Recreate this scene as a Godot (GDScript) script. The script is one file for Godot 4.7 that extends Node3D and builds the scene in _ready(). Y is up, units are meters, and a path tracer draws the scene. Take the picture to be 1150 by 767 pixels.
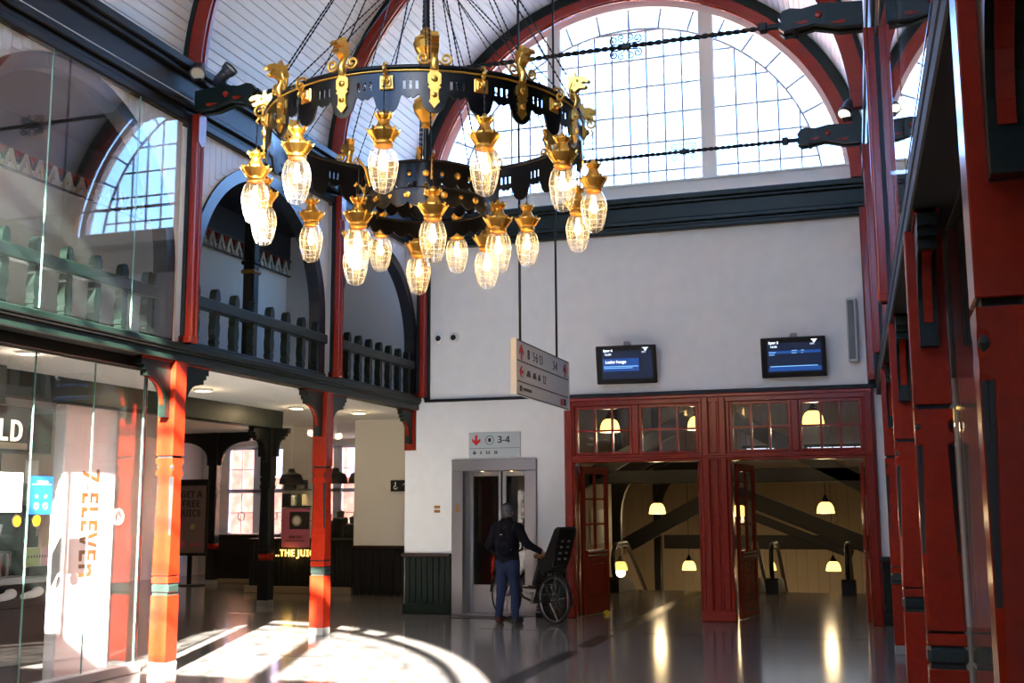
extends Node3D

# ---------------------------------------------------------------- mesh helper
class MB:
	var v := PackedVector3Array()
	var n := PackedVector3Array()
	var c := PackedColorArray()
	var tint := Color(1, 1, 1)
	var use_color := false
	func t3(a: Vector3, b: Vector3, d: Vector3, na: Vector3, nb: Vector3, nd: Vector3) -> void:
		var face := (b - a).cross(d - a)
		if face.dot(na + nb + nd) > 0.0:
			v.append(a); v.append(d); v.append(b)
			n.append(na); n.append(nd); n.append(nb)
		else:
			v.append(a); v.append(b); v.append(d)
			n.append(na); n.append(nb); n.append(nd)
		if use_color:
			c.append(tint); c.append(tint); c.append(tint)
	func tri(a: Vector3, b: Vector3, d: Vector3, nn: Vector3) -> void:
		t3(a, b, d, nn, nn, nn)
	func quad(a: Vector3, b: Vector3, d: Vector3, e: Vector3, nn: Vector3) -> void:
		tri(a, b, d, nn); tri(a, d, e, nn)
	func q4(a: Vector3, b: Vector3, d: Vector3, e: Vector3, na: Vector3, nb: Vector3, nd: Vector3, ne: Vector3) -> void:
		t3(a, b, d, na, nb, nd); t3(a, d, e, na, nd, ne)
	func box(ctr: Vector3, size: Vector3, bs := Basis(), bev := 0.0) -> void:
		var h := size * 0.5
		var b := minf(bev, minf(h.x, minf(h.y, h.z)) * 0.9)
		for i in 3:
			var j := (i + 1) % 3
			var k := (i + 2) % 3
			for s in [-1.0, 1.0]:
				var nn := Vector3.ZERO; nn[i] = s
				var p := []
				for q in [[-1, -1], [1, -1], [1, 1], [-1, 1]]:
					var w := Vector3.ZERO
					w[i] = s * h[i]; w[j] = q[0] * (h[j] - b); w[k] = q[1] * (h[k] - b)
					p.append(ctr + bs * w)
				quad(p[0], p[1], p[2], p[3], bs * nn)
				if b > 0.0:
					for s2 in [-1.0, 1.0]:
						var e := []
						for q in [[0, -1], [0, 1], [1, 1], [1, -1]]:
							var w2 := Vector3.ZERO
							if q[0] == 0:
								w2[i] = s * h[i]; w2[j] = s2 * (h[j] - b)
							else:
								w2[i] = s * (h[i] - b); w2[j] = s2 * h[j]
							w2[k] = q[1] * (h[k] - b)
							e.append(ctr + bs * w2)
						var n2 := Vector3.ZERO; n2[i] = s; n2[j] = s2
						quad(e[0], e[1], e[2], e[3], bs * n2.normalized())
		if b > 0.0:
			for sx in [-1.0, 1.0]:
				for sy in [-1.0, 1.0]:
					for sz in [-1.0, 1.0]:
						var sg := Vector3(sx, sy, sz)
						tri(ctr + bs * (sg * Vector3(h.x, h.y - b, h.z - b)), ctr + bs * (sg * Vector3(h.x - b, h.y, h.z - b)), ctr + bs * (sg * Vector3(h.x - b, h.y - b, h.z)), bs * sg.normalized())
	func span(a: Vector3, b: Vector3, bev := 0.0) -> void:  # axis box between two corners
		box((a + b) * 0.5, (b - a).abs(), Basis(), bev)
	func bar(a: Vector3, b: Vector3, w: float, h: float, up := Vector3.UP, bev := 0.0) -> void:
		var d := (b - a)
		var z := d.normalized()
		var x := up.cross(z)
		if x.length() < 0.01:
			x = Vector3.RIGHT.cross(z)
			if x.length() < 0.01: x = Vector3.BACK.cross(z)
		x = x.normalized()
		var y := z.cross(x).normalized()
		box((a + b) * 0.5, Vector3(w, h, d.length()), Basis(x, y, z), bev)
	func tube(pts: Array, r, sides := 8, caps := true) -> void:
		var m := pts.size()
		var t0: Vector3 = (pts[1] - pts[0]).normalized()
		var x := t0.cross(Vector3.UP)
		if x.length() < 0.05: x = t0.cross(Vector3.RIGHT)
		x = x.normalized()
		var rings := []
		var dirs := []
		for i in m:
			var t: Vector3
			if i == 0: t = pts[1] - pts[0]
			elif i == m - 1: t = pts[m - 1] - pts[m - 2]
			else: t = (pts[i + 1] - pts[i]).normalized() + (pts[i] - pts[i - 1]).normalized()
			t = t.normalized()
			x = (x - t * x.dot(t)).normalized()
			var y := t.cross(x)
			var rr: float = r[i] if r is Array else r
			var ring := []
			var dd := []
			for k in sides:
				var a := TAU * k / sides
				var d := x * cos(a) + y * sin(a)
				ring.append(pts[i] + d * rr); dd.append(d)
			rings.append(ring); dirs.append(dd)
		for i in m - 1:
			for k in sides:
				var k2 := (k + 1) % sides
				q4(rings[i][k], rings[i][k2], rings[i + 1][k2], rings[i + 1][k], dirs[i][k], dirs[i][k2], dirs[i + 1][k2], dirs[i + 1][k])
		if caps:
			for e in [0, m - 1]:
				var tt: Vector3 = (pts[0] - pts[1]).normalized() if e == 0 else (pts[m - 1] - pts[m - 2]).normalized()
				for k in range(1, sides - 1):
					tri(rings[e][0], rings[e][k], rings[e][k + 1], tt)
	func lathe(prof: Array, segs := 16, xf := Transform3D(), flat := false) -> void:
		for i in prof.size() - 1:
			var p: Vector2 = prof[i]
			var q: Vector2 = prof[i + 1]
			var d := q - p
			if d.length() < 1e-6: continue
			var nn := Vector2(d.y, -d.x).normalized()
			for k in segs:
				var a := TAU * k / segs
				var b := TAU * (k + 1) / segs
				var e := (a + b) * 0.5
				var na := Vector3(cos(e if flat else a) * nn.x, nn.y, sin(e if flat else a) * nn.x)
				var nb := Vector3(cos(e if flat else b) * nn.x, nn.y, sin(e if flat else b) * nn.x)
				q4(xf * Vector3(p.x * cos(a), p.y, p.x * sin(a)), xf * Vector3(p.x * cos(b), p.y, p.x * sin(b)), xf * Vector3(q.x * cos(b), q.y, q.x * sin(b)), xf * Vector3(q.x * cos(a), q.y, q.x * sin(a)), xf.basis * na, xf.basis * nb, xf.basis * nb, xf.basis * na)
	func extrude(poly: PackedVector2Array, z0: float, z1: float, xf := Transform3D()) -> void:
		var idx := Geometry2D.triangulate_polygon(poly)
		for s in [[z0, -1.0], [z1, 1.0]]:
			var nn: Vector3 = xf.basis * Vector3(0, 0, s[1] if z1 > z0 else -s[1])
			for i in range(0, idx.size(), 3):
				var a := poly[idx[i]]; var b := poly[idx[i + 1]]; var d := poly[idx[i + 2]]
				tri(xf * Vector3(a.x, a.y, s[0]), xf * Vector3(b.x, b.y, s[0]), xf * Vector3(d.x, d.y, s[0]), nn)
		var area := 0.0
		for i in poly.size():
			var a := poly[i]; var b := poly[(i + 1) % poly.size()]
			area += a.cross(b)
		var sg := 1.0 if area > 0 else -1.0
		for i in poly.size():
			var a := poly[i]; var b := poly[(i + 1) % poly.size()]
			var d := (b - a).normalized()
			var nn2: Vector3 = xf.basis * Vector3(d.y * sg, -d.x * sg, 0)
			quad(xf * Vector3(a.x, a.y, z0), xf * Vector3(b.x, b.y, z0), xf * Vector3(b.x, b.y, z1), xf * Vector3(a.x, a.y, z1), nn2)
	func ring(r0: float, r1: float, a0: float, a1: float, segs: int, z0: float, z1: float, xf := Transform3D()) -> void:
		for i in segs:
			var a := lerpf(a0, a1, float(i) / segs)
			var b := lerpf(a0, a1, float(i + 1) / segs)
			var ca := Vector3(cos(a), sin(a), 0)
			var cb := Vector3(cos(b), sin(b), 0)
			var bs := xf.basis
			for z in [z0, z1]:
				var nz: Vector3 = bs * Vector3(0, 0, 1.0 if z == maxf(z0, z1) else -1.0)
				var o := Vector3(0, 0, z)
				quad(xf * (ca * r0 + o), xf * (cb * r0 + o), xf * (cb * r1 + o), xf * (ca * r1 + o), nz)
			for s in [[r0, -1.0], [r1, 1.0]]:
				var r: float = s[0]
				q4(xf * (ca * r + Vector3(0, 0, z0)), xf * (cb * r + Vector3(0, 0, z0)), xf * (cb * r + Vector3(0, 0, z1)), xf * (ca * r + Vector3(0, 0, z1)), bs * (ca * s[1]), bs * (cb * s[1]), bs * (cb * s[1]), bs * (ca * s[1]))
			if i == 0:
				quad(xf * (ca * r0 + Vector3(0, 0, z0)), xf * (ca * r1 + Vector3(0, 0, z0)), xf * (ca * r1 + Vector3(0, 0, z1)), xf * (ca * r0 + Vector3(0, 0, z1)), bs * Vector3(sin(a), -cos(a), 0))
			if i == segs - 1:
				quad(xf * (cb * r0 + Vector3(0, 0, z0)), xf * (cb * r1 + Vector3(0, 0, z0)), xf * (cb * r1 + Vector3(0, 0, z1)), xf * (cb * r0 + Vector3(0, 0, z1)), bs * Vector3(-sin(b), cos(b), 0))
	func mesh() -> ArrayMesh:
		var arr := []
		arr.resize(Mesh.ARRAY_MAX)
		arr[Mesh.ARRAY_VERTEX] = v
		arr[Mesh.ARRAY_NORMAL] = n
		if use_color: arr[Mesh.ARRAY_COLOR] = c
		var m := ArrayMesh.new()
		m.add_surface_from_arrays(Mesh.PRIMITIVE_TRIANGLES, arr)
		return m

var used := {}
func numbered(called: String) -> String:
	if not used.has(called):
		used[called] = 0
		return called
	used[called] += 1
	return "%s_%03d" % [called, used[called]]

func add(mb: MB, called: String, m: Material, parent: Node = self, at := Vector3.ZERO) -> MeshInstance3D:
	return put(mb.mesh(), called, m, parent, Transform3D(Basis(), at))

func put(me: Mesh, called: String, m: Material, parent: Node = self, xf := Transform3D()) -> MeshInstance3D:
	var o := MeshInstance3D.new()
	o.name = numbered(called) if parent == self else called
	o.mesh = me
	o.material_override = m
	o.transform = xf
	parent.add_child(o, true)
	return o

func tag(o: Node, label: String, category: String, group := "", kind := "") -> void:
	o.set_meta("label", label)
	if category != "": o.set_meta("category", category)
	if group != "": o.set_meta("group", group)
	if kind != "": o.set_meta("kind", kind)

func structure(o: Node, label: String, category := "") -> void:
	o.set_meta("label", label)
	o.set_meta("kind", "structure")
	if category != "": o.set_meta("category", category)

func thing(called: String, label: String, category: String, at := Vector3.ZERO, turn := 0.0, group := "") -> Node3D:
	var o := Node3D.new()
	o.name = numbered(called)
	add_child(o)
	o.position = at
	o.rotation.y = turn
	tag(o, label, category, group)
	return o

func copy_of(src: Node3D, called: String, label: String, at: Vector3, turn: float) -> Node3D:
	var o: Node3D = src.duplicate()
	o.name = numbered(called)
	add_child(o)
	o.position = at
	o.rotation.y = turn
	o.set_meta("label", label)
	return o

func poly(a: Array) -> PackedVector2Array:
	var p := PackedVector2Array()
	for i in range(0, a.size(), 2):
		p.append(Vector2(a[i], a[i + 1]))
	return p

func text(s: String, cap: float, m: Material, parent: Node, called: String, xf: Transform3D, bold := true, serif := false) -> MeshInstance3D:
	var f := SystemFont.new()
	f.font_names = PackedStringArray(["Droid Serif" if serif else "Droid Sans"])
	f.font_weight = 700 if bold else 400
	var t := TextMesh.new()
	t.text = s
	t.font = f
	t.font_size = 64
	t.pixel_size = cap / (64.0 * 0.715)
	t.depth = 0.004
	t.curve_step = 2.0
	return put(t, called, m, parent, xf)

const FX := Basis(Vector3(0, 0, -1), Vector3(0, 1, 0), Vector3(1, 0, 0))  # local +z looks along +x
const YZ := Basis(Vector3(0, 0, 1), Vector3(0, 1, 0), Vector3(1, 0, 0))   # polygon (z, y), thickness along x

# ---------------------------------------------------------------- materials
var M := {}
func noise_tex(freq: float, a: Color, b: Color, size := 512, oct := 4, sd := 1, type := FastNoiseLite.TYPE_SIMPLEX_SMOOTH) -> NoiseTexture2D:
	var nz := FastNoiseLite.new()
	nz.seed = sd
	nz.noise_type = type
	nz.frequency = freq
	nz.fractal_octaves = oct
	var g := Gradient.new()
	g.set_color(0, a); g.set_color(1, b)
	var t := NoiseTexture2D.new()
	t.width = size; t.height = size
	t.seamless = true
	t.noise = nz
	t.color_ramp = g
	return t

func mat(key: String, col: Color, rough := 0.6, metal := 0.0, spec := 0.5) -> StandardMaterial3D:
	var m := StandardMaterial3D.new()
	m.resource_name = key
	m.albedo_color = col
	m.roughness = rough
	m.metallic = metal
	m.metallic_specular = spec
	M[key] = m
	return m

func tri_tex(m: StandardMaterial3D, t: Texture2D, scale: float) -> void:
	m.albedo_texture = t
	m.uv1_triplanar = true
	m.uv1_world_triplanar = true
	m.uv1_scale = Vector3.ONE * scale

func glow(key: String, col: Color, energy: float) -> StandardMaterial3D:
	var m := mat(key, Color(0.9, 0.9, 0.9), 0.5)
	m.emission_enabled = true
	m.emission = col
	m.emission_energy_multiplier = energy
	return m

func glass(key: String, alpha := 0.06, tint := Color(0.8, 0.9, 0.85)) -> StandardMaterial3D:
	var m := mat(key, Color(tint.r, tint.g, tint.b, alpha), 0.0)
	m.transparency = BaseMaterial3D.TRANSPARENCY_ALPHA
	return m

func materials() -> void:
	var m := mat("white_plaster", Color(1, 1, 1), 0.85)
	tri_tex(m, noise_tex(0.02, Color(0.885, 0.88, 0.86), Color(0.91, 0.905, 0.89), 256), 0.6)
	mat("cream_plaster", Color(0.80, 0.775, 0.73), 0.85)
	m = mat("board_white", Color(0.86, 0.865, 0.87), 0.55)
	mat("window_white", Color(0.87, 0.87, 0.85), 0.45)
	mat("bar_grey", Color(0.74, 0.76, 0.79), 0.5)
	m = mat("red_paint", Color(1, 1, 1), 0.22)
	tri_tex(m, noise_tex(0.03, Color(0.51, 0.115, 0.045), Color(0.57, 0.135, 0.055), 256, 5), 1.5)
	m = mat("green_black", Color(1, 1, 1), 0.38, 0.0, 0.4)
	tri_tex(m, noise_tex(0.03, Color(0.052, 0.095, 0.075), Color(0.07, 0.125, 0.098), 256, 5), 1.5)
	mat("black_paint", Color(0.065, 0.068, 0.07), 0.48, 0.0, 0.4)
	mat("matte_black", Color(0.06, 0.06, 0.065), 0.75)
	mat("ring_green", Color(0.12, 0.17, 0.15), 0.35)
	mat("stone", Color(0.52, 0.51, 0.50), 0.6)
	m = mat("terrazzo", Color(1, 1, 1), 0.13)
	tri_tex(m, noise_tex(0.35, Color(0.34, 0.325, 0.31), Color(0.49, 0.47, 0.45), 512, 3, 4), 1.1)
	mat("floor_dark", Color(0.13, 0.12, 0.12), 0.25)
	mat("steel", Color(0.62, 0.62, 0.63), 0.32, 1.0)
	mat("chrome", Color(0.8, 0.8, 0.82), 0.12, 1.0)
	mat("gold", Color(0.93, 0.73, 0.36), 0.3, 1.0)
	mat("iron", Color(0.045, 0.045, 0.05), 0.4, 0.3)
	mat("blue_black", Color(0.09, 0.105, 0.135), 0.25)
	mat("brown_wood", Color(0.19, 0.10, 0.07), 0.45)
	mat("dark_wood", Color(0.05, 0.045, 0.043), 0.55)
	mat("tan_board", Color(0.66, 0.60, 0.52), 0.7)
	glass("pane", 0.005)
	mat("tyre", Color(0.06, 0.06, 0.06), 0.7)
	mat("bike_black", Color(0.05, 0.05, 0.055), 0.3)
	mat("seat_black", Color(0.06, 0.06, 0.065), 0.35)
	mat("saddle_tan", Color(0.42, 0.28, 0.14), 0.5)
	mat("beanie_grey", Color(0.25, 0.25, 0.27), 0.9)
	mat("figure_colors", Color(1, 1, 1), 0.9, 0.0, 0.3).vertex_color_use_as_albedo = true
	mat("column_white", Color(0.84, 0.82, 0.82), 0.5)
	mat("letter_brown", Color(0.44, 0.26, 0.09), 0.5)
	glow("letter_cream", Color(0.95, 0.86, 0.72), 0.75)
	mat("card_pale", Color(0.8, 0.78, 0.7), 0.6)
	mat("card_green", Color(0.62, 0.68, 0.42), 0.6)
	mat("card_pink", Color(0.82, 0.62, 0.66), 0.6)
	mat("poster_blue", Color(0.08, 0.30, 0.62), 0.5)
	mat("poster_pink", Color(0.66, 0.33, 0.42), 0.6)
	mat("dot_yellow", Color(0.95, 0.66, 0.05), 0.5)
	mat("dot_amber", Color(0.7, 0.42, 0.06), 0.5)
	mat("juice_face", Color(0.46, 0.38, 0.37), 0.5)
	mat("tan_stone", Color(0.5, 0.44, 0.36), 0.6)
	mat("frame_blue_white", Color(0.78, 0.81, 0.87), 0.5)
	glow("neon_yellow", Color(1.0, 0.72, 0.3), 1.6)
	mat("spot_grey", Color(0.28, 0.29, 0.32), 0.35, 0.4)
	glow("spot_glow", Color(1.0, 0.9, 0.7), 2.5)
	mat("spot_lens", Color(0.8, 0.75, 0.65), 0.2)
	mat("iron_band", Color(0.055, 0.05, 0.055), 0.28, 0.35)
	glass("rib_glass", 0.35, Color(0.95, 0.95, 0.95))
	glow("bulb_glow", Color(1.0, 0.82, 0.5), 5.0)
	glass("dark_pane", 0.55, Color(0.06, 0.075, 0.07))
	mat("shaft_grey", Color(0.22, 0.24, 0.23), 0.7)
	glow("opal_glow", Color(1.0, 0.78, 0.40), 1.15)
	glow("day_glow", Color(0.9, 0.95, 1.0), 0.5)
	mat("yellow", Color(0.85, 0.75, 0.1), 0.5)
	mat("sign_grey", Color(0.68, 0.71, 0.71), 0.5)
	mat("sign_grey2", Color(0.82, 0.83, 0.82), 0.5)
	mat("ink", Color(0.1, 0.1, 0.1), 0.6)
	mat("ink_grey", Color(0.27, 0.27, 0.28), 0.6)
	mat("arrow_red", Color(0.8, 0.08, 0.06), 0.5)
	mat("screen_case", Color(0.03, 0.03, 0.035), 0.3)
	glow("screen_dark", Color(0.02, 0.05, 0.12), 1.0).albedo_color = Color(0.02, 0.02, 0.03)
	glow("screen_blue", Color(0.05, 0.17, 0.36), 1.0).albedo_color = Color(0.02, 0.03, 0.05)
	glow("screen_text", Color(0.85, 0.9, 0.95), 0.9).albedo_color = Color(0.1, 0.1, 0.1)
	glow("screen_text2", Color(0.4, 0.6, 0.8), 0.7).albedo_color = Color(0.1, 0.1, 0.1)
	mat("grille", Color(0.42, 0.43, 0.44), 0.7)
	mat("glass_edge", Color(0.45, 0.62, 0.57), 0.2)
	mat("gold_dull", Color(0.62, 0.42, 0.14), 0.5)
	glow("warm_glow", Color(1.0, 0.86, 0.6), 3.0)
	glass("lamp_glass", 0.03, Color(0.95, 0.93, 0.9))
	m = mat("terracotta", Color(1, 1, 1), 0.9)
	tri_tex(m, noise_tex(0.05, Color(0.70, 0.42, 0.28), Color(0.88, 0.70, 0.55), 128), 0.3)

# ---------------------------------------------------------------- shared measures
const CX := -3.58           # middle of the vaulted hall
const ZN := -17.3           # face of the far gable wall
const ZS := 0.55            # face of the gable wall behind the camera
const SP := 6.5             # spring line of the vault
const XL := -7.23           # hall side of the left arcade
const BAY := [-3.34, -6.89, -10.44, -13.99]
func xr(z: float) -> float: return 0.0192 * (z + 17.5)

func _ready() -> void:
	var cam := Camera3D.new()
	cam.name = "camera"
	cam.fov = rad_to_deg(2.0 * atan(383.5 / 1262.19))
	cam.near = 0.05
	cam.far = 400.0
	add_child(cam)
	cam.basis = Basis(Vector3.UP, deg_to_rad(17.93212)) * Basis(Vector3.RIGHT, deg_to_rad(8.3781)) * Basis(Vector3.BACK, deg_to_rad(-0.3255))
	cam.position = Vector3(0, 1.7, 0)
	cam.current = true
	var we := WorldEnvironment.new()
	we.name = "environment"
	var e := Environment.new()
	e.background_mode = Environment.BG_SKY
	var sm := ProceduralSkyMaterial.new()
	sm.sky_top_color = Color(0.37, 0.60, 0.91)
	sm.sky_horizon_color = Color(0.68, 0.835, 0.97)
	sm.sky_curve = 0.15
	sm.ground_bottom_color = Color(0.42, 0.40, 0.38)
	sm.ground_horizon_color = Color(0.55, 0.54, 0.52)
	sm.sun_angle_max = 30.0
	sm.energy_multiplier = 5.8
	var sky := Sky.new()
	sky.sky_material = sm
	e.sky = sky
	e.tonemap_mode = Environment.TONE_MAPPER_LINEAR
	e.tonemap_exposure = 3.15
	e.sdfgi_enabled = true
	e.ssao_enabled = true
	e.ssil_enabled = true
	we.environment = e
	add_child(we)
	var sun := DirectionalLight3D.new()
	sun.name = "sun"
	sun.light_color = Color(1.0, 0.98, 0.945)
	sun.light_energy = 18.0
	sun.light_angular_distance = 0.55
	sun.shadow_enabled = true
	sun.basis = Basis.looking_at(Vector3(-0.54, -1.0, -1.60).normalized(), Vector3.UP)
	add_child(sun)
	materials()
	shell()
	gable_windows()
	vault()
	arcades()
	side_rooms()
	portal()
	lift()
	beyond_the_portal()
	wall_fittings()
	shop()
	juice_bar()
	tie_rods()
	chandelier()
	bicycle()
	person()

# ---------------------------------------------------------------- room shell
func shell() -> void:
	var b := MB.new()
	b.span(Vector3(-17.2, -0.2, ZS + 0.25), Vector3(3.6, 0, -23.3))
	b.span(Vector3(-17.2, -0.2, -23.3), Vector3(-7.43, 0, -26.2))
	var fl := add(b, "floor", M.terrazzo)
	structure(fl, "glossy grey-brown terrazzo floor of the station hall")
	for r in [[-3.66, -3.44, ZS, -13.3], [-3.66, -3.44, -13.75, -15.1], [-3.66, -3.44, -15.65, -22.9]]:
		b = MB.new()
		b.span(Vector3(r[0], -0.01, r[2]), Vector3(r[1], 0.0015, r[3]))
		add(b, "inlay_band", M.floor_dark, fl)
	for r in [[-5.5, -4.05, -15.39], [-3.15, 0.6, -15.39], [-7.0, -6.1, -15.5], [-8.4, -7.2, -14.7], [-10.3, -8.0, -16.6], [-6.2, -7.1, -12.0]]:
		b = MB.new()
		b.span(Vector3(r[0], -0.01, r[2] - 0.025), Vector3(r[1], 0.0015, r[2] + 0.025))
		add(b, "inlay_line", M.floor_dark, fl)
	# far gable wall with the lift and portal openings
	b = MB.new()
	b.extrude(poly([-7.43, 0, -6.60, 0, -6.60, 2.45, -5.22, 2.45, -5.22, 0, -4.72, 0, -4.72, 3.40, -0.02, 3.40, -0.02, 0, 3.6, 0, 3.6, 6.6, -7.43, 6.6]), ZN - 0.25, ZN)
	var wl := add(b, "wall_back", M.white_plaster)
	structure(wl, "white far gable wall with lift and red portal")
	b = MB.new()
	b.span(Vector3(-7.12, 3.425, ZN), Vector3(-4.72, 3.47, ZN + 0.06), 0.008)
	b.span(Vector3(-4.72, 3.40, ZN), Vector3(0.02, 3.46, ZN + 0.09), 0.008)
	structure(add(b, "trim_1", M.black_paint), "black ledge strip across the far white wall")
	b = MB.new()
	b.span(Vector3(-7.13, 3.47, ZN), Vector3(-7.03, 6.0, ZN + 0.07), 0.01)
	structure(add(b, "trim_2", M.black_paint), "black upright strip at left corner of far wall")
	b = MB.new()
	b.span(Vector3(-0.09, 3.46, ZN), Vector3(0.03, 6.0, ZN + 0.07), 0.01)
	structure(add(b, "trim_3", M.green_black), "dark upright strip at right corner of far wall")
	# moulded beam under the gable window
	var bm := thing("gable_beam", "dark green moulded beam under the great arched window", "beam", Vector3(CX, 6.0, ZN))
	for p in [[0.0, 0.07, 0.13], [0.07, 0.12, 0.09], [0.12, 0.19, 0.14], [0.19, 0.42, 0.10], [0.42, 0.47, 0.15], [0.47, 0.56, 0.2]]:
		b = MB.new()
		b.span(Vector3(-3.62, p[0], 0), Vector3(3.66, p[1], p[2]), 0.012)
		add(b, "moulding", M.green_black, bm)
	# gable wall behind the camera, with glazed doors and its own arched window
	b = MB.new()
	b.extrude(poly([-17.2, 0, 3.6, 0, 3.6, 6.84, -17.2, 6.84]), ZS, ZS + 0.25)
	structure(add(b, "wall_front", M.white_plaster), "white gable wall behind the viewer below its arched window")

func gable_windows() -> void:
	for w in [["window_1", ZN, 1.0, "great arched white window in the far gable", true], ["window_2", ZS, -1.0, "arched window in the gable behind the viewer", false]]:
		var zf: float = w[1]
		var s: float = w[2]
		var root := Node3D.new()
		root.name = w[0]
		add_child(root)
		root.position = Vector3(CX, SP, zf - 0.12 * s)
		structure(root, w[3])
		var R := 3.34
		var RA := 3.0
		# white surround
		var b := MB.new()
		b.ring(R, 3.46, 0.0, PI, 72, -0.06, 0.1)
		add(b, "arch_frame", M.window_white, root)
		b = MB.new()
		b.span(Vector3(-3.5, 0.03, -0.08), Vector3(3.5, 0.33, 0.09), 0.012)
		add(b, "sill_panel", M.window_white, root)
		b = MB.new()
		b.span(Vector3(-3.4, 0.31, -0.08), Vector3(3.4, 0.35, 0.13), 0.01)
		add(b, "sill", M.window_white, root)
		for x in [-1.27, 1.27]:
			b = MB.new()
			b.span(Vector3(x - 0.12, 0.33, -0.07), Vector3(x + 0.12, sqrt(R * R - x * x) + 0.06, 0.08), 0.02)
			add(b, "mullion", M.window_white, root)
		# columns and rows of the glazing
		var zones := [[-3.34, -1.39], [-1.15, 1.15], [1.39, 3.34]]
		var cols := []
		for i in 6: cols.append([-1.39 - 0.325 * (i + 1), -1.39 - 0.325 * i])
		for i in 8: cols.append([-1.15 + 0.2875 * i, -1.15 + 0.2875 * (i + 1)])
		for i in 6: cols.append([1.39 + 0.325 * i, 1.39 + 0.325 * (i + 1)])
		var rows := [0.35, 0.55, 1.03, 1.51, 1.99, 2.47, 2.95, 3.4]
		var disc := PackedVector2Array()
		var ringp := PackedVector2Array()
		for i in 97: disc.append(Vector2(cos(PI * i / 96.0), sin(PI * i / 96.0)) * RA)
		if w[4]:
			for cl in cols:
				for j in rows.size() - 1:
					var cell := poly([cl[0] + 0.004, rows[j] + 0.004, cl[1] - 0.004, rows[j] + 0.004, cl[1] - 0.004, rows[j + 1] - 0.004, cl[0] + 0.004, rows[j + 1] - 0.004])
					for pp in Geometry2D.intersect_polygons(cell, disc):
						if pp.size() < 3: continue
						b = MB.new()
						b.extrude(pp, -0.003, 0.003)
						add(b, "pane", M.pane, root)
		else:
			b = MB.new()
			b.extrude(disc, -0.003, 0.003)
			add(b, "glass_sheet", M.pane, root)
		var a0 := 5.9
		var k := 0
		while a0 < 174.0:
			var a1 := minf(a0 + 9.33, 174.1)
			var sec := PackedVector2Array()
			for i in 5: sec.append(Vector2(cos(deg_to_rad(lerpf(a0, a1, i / 4.0))), sin(deg_to_rad(lerpf(a0, a1, i / 4.0)))) * RA)
			for i in 5: sec.append(Vector2(cos(deg_to_rad(lerpf(a1, a0, i / 4.0))), sin(deg_to_rad(lerpf(a1, a0, i / 4.0)))) * R)
			for z in zones:
				for pp in Geometry2D.intersect_polygons(sec, poly([z[0], 0.35, z[1], 0.35, z[1], 3.6, z[0], 3.6])):
					if pp.size() < 3: continue
					b = MB.new()
					b.extrude(pp, -0.003, 0.003)
					add(b, "pane", M.pane, root)
			if k > 0:
				var d := Vector3(cos(deg_to_rad(a0)), sin(deg_to_rad(a0)), 0)
				if absf(absf(d.x * 3.17) - 1.27) > 0.15:
					b = MB.new()
					b.bar(d * RA, d * R, 0.035, 0.03, Vector3.BACK)
					add(b, "glazing_bar", M.bar_grey, root)
			a0 = a1
			k += 1
		for z in zones:
			var angs := [acos(clampf(z[1] / RA, -1, 1)), acos(clampf(z[0] / RA, -1, 1))]
			angs[0] = maxf(angs[0], 0.117); angs[1] = minf(angs[1], PI - 0.117)
			b = MB.new()
			b.ring(RA - 0.016, RA + 0.016, angs[0], angs[1], 24, -0.02, 0.02)
			add(b, "glazing_arc", M.bar_grey, root)
		var seenx := {}
		for cl in cols:
			var x: float = cl[0]
			if absf(absf(x) - 1.39) < 0.01 or absf(absf(x) - 1.15) < 0.01 or seenx.has(snappedf(x, 0.01)): continue
			if absf(x) > 2.95: continue
			seenx[snappedf(x, 0.01)] = 1
			b = MB.new()
			b.span(Vector3(x - 0.014, 0.35, -0.017), Vector3(x + 0.014, sqrt(RA * RA - x * x), 0.017))
			add(b, "glazing_bar", M.bar_grey, root)
		for j in range(1, rows.size() - 1):
			var y: float = rows[j]
			var hw := sqrt(maxf(0.0, RA * RA - y * y))
			for z in zones:
				var l := maxf(z[0], -hw)
				var r := minf(z[1], hw)
				if r - l > 0.05:
					b = MB.new()
					b.span(Vector3(l, y - 0.014, -0.016), Vector3(r, y + 0.014, 0.016))
					add(b, "glazing_bar", M.bar_grey, root)

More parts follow.
